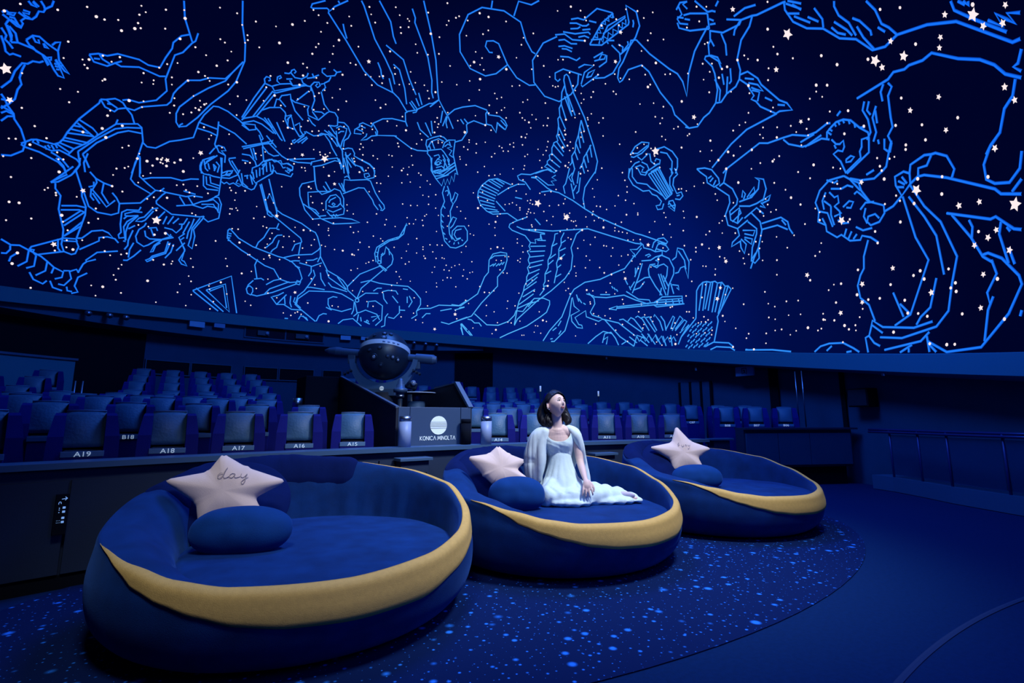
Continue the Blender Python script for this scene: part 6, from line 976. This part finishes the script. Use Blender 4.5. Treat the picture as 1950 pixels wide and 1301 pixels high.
me = mesh(vs, fs, True); bm = bmesh.new(); bm.from_mesh(me); bmesh.ops.remove_doubles(bm, verts=bm.verts[:], dist=1e-5); bmesh.ops.delete(bm, geom=[v for v in bm.verts if not v.link_faces], context='VERTS')
bmesh.ops.recalc_face_normals(bm, faces=bm.faces[:]); bm.to_mesh(me); bm.free()
hair = mobj('hair', me, HAIR, bo, smooth=True)
locks = [tmesh([(-.125, .035, 1.27), (-.165, .045, 1.20), (-.178, .03, 1.13), (-.155, .0, 1.075), (-.112, -.025, 1.045)], [.03, .042, .045, .038, .012], 16),
         tmesh([(-.12, .04, 1.18), (-.13, .0, 1.12), (-.115, -.025, 1.08), (-.09, -.035, 1.055)], [.028, .034, .028, .010], 14),
         tmesh([(-.10, .08, 1.25), (-.10, .095, 1.17), (-.09, .08, 1.09), (-.08, .07, 1.06)], [.05, .055, .045, .02], 16),
         tmesh([(.0, .06, 1.26), (.025, .07, 1.18), (.048, .05, 1.125), (.06, .03, 1.09), (.045, .005, 1.062)], [.04, .040, .040, .034, .012], 16),
         tmesh([(-.03, .09, 1.24), (-.02, .095, 1.16), (-.01, .08, 1.08)], [.05, .055, .03], 16)]
lm = merge_remesh(locks, .006, 3)
NN = [v.normal.copy() for v in lm.vertices]
for v, vn in zip(lm.vertices, NN):
    a = atan2(v.co.y-.03, v.co.x+.05); q = .0022*sin(a*38+v.co.z*12)+.003*noise.noise(v.co*16); v.co += vn*q
mobj('hair_bob', lm, HAIR, hair, smooth=True)
# dress bodice
vs = []; fs = []; n, m = 72, 26
for j in range(m+1):
    t = j/m
    for i in range(n):
        a = 2*pi*i/n; fr_ = -sin(a)     # 1 at the front
        ztop = .912+.108*min(1, abs(cos(a))**2.4*1.15) if fr_ > 0 else 1.0
        z = .765+(ztop-.765)*t
        u = (z-.765)/.25
        rx = .098+.052*sin(min(1, u*1.25)*pi/2)-.030*max(0, u-.75)*4*.5; ry = .078+.024*sin(min(1, u*1.7)*pi/2)-.02*max(0, u-.7)*3
        cx = -.024-.016*u
        bust = .026*(exp(-((a-radians(238))/.42)**2)+exp(-((a-radians(302))/.42)**2))*exp(-((z-.885)/.045)**2)
        fold = .0022*sin(a*23+z*40)*(.4+.6*exp(-((z-.83)/.04)**2))+.0018*sin(z*150+cos(a)*9)*max(0, fr_)
        vs.append((cx+(rx+bust*.5+fold)*cos(a), .01+(ry+bust+fold)*sin(a), z))
for j in range(m):
    for i in range(n): fs.append((j*n+i, j*n+(i+1) % n, (j+1)*n+(i+1) % n, (j+1)*n+i))
bm = bmesh.new(); me = mesh(vs, fs, True); bm.from_mesh(me); bmesh.ops.solidify(bm, geom=bm.faces[:], thickness=.004); bm.to_mesh(me); bm.free()
mobj('dress_bodice', me, DRESS, wm, smooth=True)
# skirt
sk = [tmesh([(-.022, .01, .79), (-.020, .0, .72), (-.014, -.02, .62), (-.01, -.05, .52), (0, -.06, .46)], [.100, .112, .138, .17, .19], 24),
      tmesh([(-.06, .0, .52), (-.10, -.13, .51), (-.125, -.25, .475)], [.12, .10, .075], 18), tmesh([(.05, 0, .52), (.10, -.10, .505), (.12, -.20, .47)], [.12, .095, .075], 18),
      tmesh([(-.11, -.25, .46), (.08, -.23, .455), (.28, -.15, .455), (.46, -.09, .45), (.60, -.08, .435)], [.07, .08, .075, .055, .035], 18),
      tmesh([(.10, -.05, .48), (.30, -.04, .475), (.48, -.02, .455), (.63, -.04, .435)], [.10, .078, .055, .03], 18),
      emesh((.02, -.14, .425), (.26, .22, .05)), emesh((.34, -.10, .42), (.28, .13, .04)), emesh((.55, -.07, .415), (.14, .08, .03))]
sm = merge_remesh(sk, .010, 6)
NN = [v.normal.copy() for v in sm.vertices]
for v, vn in zip(sm.vertices, NN):
    x, y, z = v.co; k = max(0, min(1, (.80-z)/.25))
    a = atan2(y+.03, x+.01); r = hypot(x, y+.05)
    f = (.012*abs(sin(a*7+r*6+1.6*noise.noise(Vector((x*5, y*5, z*3)))))**.8-.006)*k*(1 if r < .3 else .6)+.012*k*noise.noise(Vector((x*7, y*7, z*6)))+.006*k*noise.noise(Vector((x*22, y*22, z*12)))
    if r > .25: f += .006*sin(x*55+y*30)*k
    v.co += vn*f
    if v.co.z < .392: v.co.z = .392
mobj('dress_skirt', sm, DRESS, wm, smooth=True)
bm = bmesh.new(); tube(bm, [(-.024+.103*cos(a*pi/16), .01+.083*sin(a*pi/16), .782) for a in range(33)], .005, 6); frombm('waist_seam', bm, DRESS, wm, True)
# sheer foot showing at the hem
mobj('stocking_foot', merge_remesh([tmesh([(.46, -.10, .465), (.54, -.115, .468), (.60, -.11, .458)], [.024, .024, .014], 14)], .006, 3), SOLE, wm, smooth=True)
# cape
cl = [tmesh([(-.085, .02, 1.035), (-.15, .015, 1.005), (-.215, .01, .955), (-.245, .02, .86), (-.262, .03, .74), (-.25, .02, .62), (-.225, .0, .53)], [.034, .052, .066, .078, .086, .078, .045], 22),
      tmesh([(-.15, -.035, .99), (-.185, -.045, .86), (-.20, -.05, .72), (-.215, -.04, .58)], [.035, .045, .048, .03], 16),
      tmesh([(.01, .03, 1.035), (.07, .02, 1.015), (.125, .02, .975), (.152, .035, .87), (.182, .045, .74), (.212, .045, .62), (.238, .03, .53)], [.030, .042, .050, .046, .043, .036, .018], 20),
      tmesh([(.075, -.015, 1.012), (.125, -.03, .965), (.152, -.035, .90), (.178, -.03, .82), (.198, -.005, .73)], [.028, .044, .038, .026, .016], 14),
      tmesh([(-.18, .07, .99), (-.04, .075, 1.0), (.10, .07, .98)], [.05, .055, .05], 16), emesh((-.04, .085, .80), (.20, .035, .24)), emesh((-.262, .03, .70), (.078, .078, .20))]
cm = merge_remesh(cl, .008, 16, .6)
NN = [v.normal.copy() for v in cm.vertices]
for v, vn in zip(cm.vertices, NN):
    x, y, z = v.co; k = max(0, min(1, (1.02-z)/.2))
    cx = -.24 if x < 0 else .17
    a = atan2(y-.02, x-cx); v.co += vn*(.008*k*abs(sin(a*5.5+z*2+1.2*noise.noise(Vector((x*5, y*5, z*1.5)))))**.7-.004*k+.002*noise.noise(v.co*14))
mobj('cape', cm, CAPE, wm, smooth=True)

# ------------------------------------------------------------------ fittings on the walls and rim
def at_wall(X, Y): return radians(wangle(X, Y)-90)
sg = empty('exit_sign', (10.07, 5.86, 2.10), at_wall(10.07, 5.86), 'small square emergency exit sign hanging under the rim on the right', 'sign')
boxo('housing', (0, 0, 0), (.42, .05, .20), SIGN, sg, .005); boxo('sign_face', (0, -.028, 0), (.38, .008, .165), SIGN, sg, .002)
A = ribbon2d([[(-.045, -.06), (-.045, .06), (.06, .06), (.06, -.06)], [(-.005, .03), (.01, 0), (-.015, -.05)], [(.01, 0), (.03, -.045)], [(-.02, .015), (.025, .018)]], .014)
mobj('running_figure', mesh([(x, -.034, z) for x, z in A[0]], A[1]), DARK, sg)
boxo('hanger', (0, 0, .18), (.03, .02, .2), SIGN, sg, 0)
for k, (q, l) in enumerate((((9.45, 9.316), 2.70), ((9.195, 3.075), 1.82), ((10.0, 7.0), 2.25))):
    lab = ['tiny pendant sensor under the rim right of the woman', 'tiny pendant sensor under the rim near the dark wall speaker', 'tiny pendant sensor under the rim left of the exit sign'][k]
    pd = empty('pendant_sensor', (q[0], q[1], l), 0, lab, 'sensor', 'pendant sensors under the rim')
    top = rimz(*q)-.27-l
    bm = bmesh.new(); cyl(bm, (0, 0, 0), (0, 0, max(.06, top)), .009, .009, 8); frombm('stem', bm, STEELB, pd)
    bm = bmesh.new(); cyl(bm, (0, 0, -.05), (0, 0, .01), .03, .03, 14); frombm('head', bm, METAL, pd)
LMP = ['leftmost', 'second', 'third']
for gi, (pts, gn) in enumerate((([(-1.564, 12.847, 3.19), (-1.245, 13.035, 3.214), (-.979, 13.176, 3.224)], 'left'), ([(5.667, 13.231, 3.243), (5.961, 13.081, 3.219), (6.237, 12.924, 3.192)], 'right'))):
    for k, p in enumerate(pts):
        p = Vector(p)*.985+Vector((DC.x, DC.y, 0))*.015; p.z = pts[k][2]
        lp = empty('spot_lamp', p, at_wall(p.x, p.y), '%s small round spot lamp of the three on the %s of the gallery bulkhead' % (LMP[k], gn), 'lamp', 'small spot lamps along the gallery')
        bm = bmesh.new(); cyl(bm, (0, .10, .02), (0, -.03, -.02), .045, .055, 18); frombm('can', bm, STEELB, lp, True)
        bm = bmesh.new(); cyl(bm, (0, -.028, -.02), (0, -.034, -.022), .05, .05, 18); frombm('lens', bm, METAL, lp, True)
for k, (X, Y, Z, w_, h_) in enumerate(((.349, 13.694, 3.30, .32, .14), (.816, 13.811, 3.34, .24, .12), (3.873, 13.834, 3.313, .27, .12), (4.38, 13.714, 3.329, .22, .11))):
    lab = ['brightest pale box on the gallery bulkhead left of the booth window', 'dim pale box just right of the brightest one on the gallery', 'pale box between the booth window and the sphere', 'pale box half hidden behind the top of the sphere'][k]
    d_ = (Vector((DC.x, DC.y, 0))-Vector((X, Y, 0))).normalized()*.02; b = empty('wall_box', (X+d_.x, Y+d_.y, Z), at_wall(X, Y), lab, 'box', 'pale boxes on the gallery')
    boxo('cover', (0, 0, 0), (w_, .09, h_), BOXL if k != 1 else SIGN, b, .006); boxo('mount', (0, .05, 0), (w_*.5, .06, h_*.6), SIGN, b, 0)
sp = empty('wall_speaker', (9.72, 3.59, 1.455), at_wall(9.72, 3.59), 'black square loudspeaker on the dark right wall', 'speaker')
boxo('cabinet', (0, 0, 0), (.38, .22, .31), DARK, sp, .01); boxo('grille', (0, -.115, 0), (.34, .01, .27), mat('speaker_cloth', (.008, .01, .03), .9), sp, .003)
# handrails
def rail(name, pts, r, m, parent): bm = bmesh.new(); tube(bm, pts, r, 8); return frombm(name, bm, m, parent, True)
gr = empty('grab_rail', (9.5, 4.5, 0), 0, 'pair of tall thin steel grab rails on the wall right of seat B06', 'rail')
for (x, y) in ((.055, .085), (.016, -.05)): rail('rail', [(x, y, .95), (x, y, 1.97)], .010, METAL, gr)
gl = empty('aisle_rail', (-1.06, 9.0, 0), 0, 'two short bright steel posts in the aisle left of the rear seats', 'rail')
for x in (-.042, .036): rail('post', [(x, 0, .42), (x, 0, 1.62)], .012, METAL, gl)
rail('crossbar', [(-.042, 0, 1.2), (.036, 0, 1.2)], .008, METAL, gl)
for k, (x, y, z) in enumerate(((6.59, 8.5, 1.80), (8.32, 8.5, 1.74))):
    b = empty('aisle_post', (x, y, 0), 0, ['short white post rising just left of the woman\'s head', 'short white post among the seats right of the woman'][k], 'post', 'white aisle posts')
    rail('post', [(0, 0, .4), (0, 0, z-.11)], .012, CONSD, b); rail('white_tip', [(0, 0, z-.12), (0, 0, z)], .018, WHITE, b); boxo('foot', (0, 0, .41), (.08, .08, .03), STEELB, b)
# parapet at the far left back
pp = empty('wall_parapet'); tag(pp, 'blue grey parapet behind the far left rear seats', kind='structure')
a0_, a1_ = wangle(-1.585, 12.715), wangle(-3.6, 11.2)
curved_panel('panel', a0_, a1_, 1.2, 2.22, 7.42, .06, BAND, pp); curved_panel('cap', a0_-.2, a1_, 2.22, 2.26, 7.38, .14, LEDGE, pp)
# balustrade on the right
BL = [(9.36, 3.42), (9.23, 3.10), (8.93, 2.66), (8.60, 2.25), (8.24, 1.63), (7.9, 1.0), (7.5, .3)]
bl = empty('balustrade', (0, 0, 0), 0, 'glass balustrade with two dark handrails along the low plinth on the right', 'balustrade')
zt_ = .93
for dz, sh in ((0, 0), (-.035, .06)): rail('handrail', [(x-sh*.8, y-sh*.2, zt_+dz) for x, y in BL[:6]], .018, mat('rail_dark', (.03, .03, .16), .4, metal=.3), bl)
for x, y in (BL[1], BL[2], BL[3], BL[4], BL[5]): rail('post', [(x, y, .02), (x, y, zt_)], .016, MATS['rail_dark'], bl)
GP = mat('balustrade_glass', (.02, .05, .16), .08, alpha=.35, spec=.6)
for (xa, ya), (xb, yb) in zip(BL[1:5], BL[2:6]):
    d_ = Vector((xb-xa, yb-ya, 0)); L_ = d_.length; boxo('glass_panel', (0, 0, 0), (L_*.92, .012, .60), GP, bl, 0).matrix_local = Matrix.Translation(((xa+xb)/2, (ya+yb)/2, .56)) @ Matrix.Rotation(atan2(d_.y, d_.x), 4, 'Z')
vs = []; fs = []
for x, y in BL:
    o_ = (Vector((x, y, 0))-Vector((DC.x, DC.y, 0))).normalized(); 
    for (dx, z) in ((-.03, .008), (-.03, .22), (.35, .22), (.35, .008)): vs.append((x+o_.x*dx, y+o_.y*dx, z))
for i in range(len(BL)-1):
    for k in range(4): fs.append((4*i+k, 4*i+4+k, 4*i+4+(k+1) % 4, 4*i+(k+1) % 4))
fs += [(0, 1, 2, 3), (4*len(BL)-1, 4*len(BL)-2, 4*len(BL)-3, 4*len(BL)-4)]
tag(fromdata('trim_6', vs, fs, LEDGE, None), 'low plinth under the balustrade on the right', kind='structure')
# carpet seam in the lower right corner
vs = []; fs = []
for i in range(25):
    t = i/24; x = 2.35+2.2*t; y = .92+.26*t-.30*t*t; vs += [(x, y, .004), (x+.004, y+.014, .007), (x+.008, y+.028, .004)]
for i in range(24):
    for k in (0, 1): a = 3*i+k; fs.append((a, a+1, a+4, a+3))
tag(fromdata('floor_seam', vs, fs, mat('seam_strip', (.001, .022, .10), .95), floor), 'thin raised carpet seam')
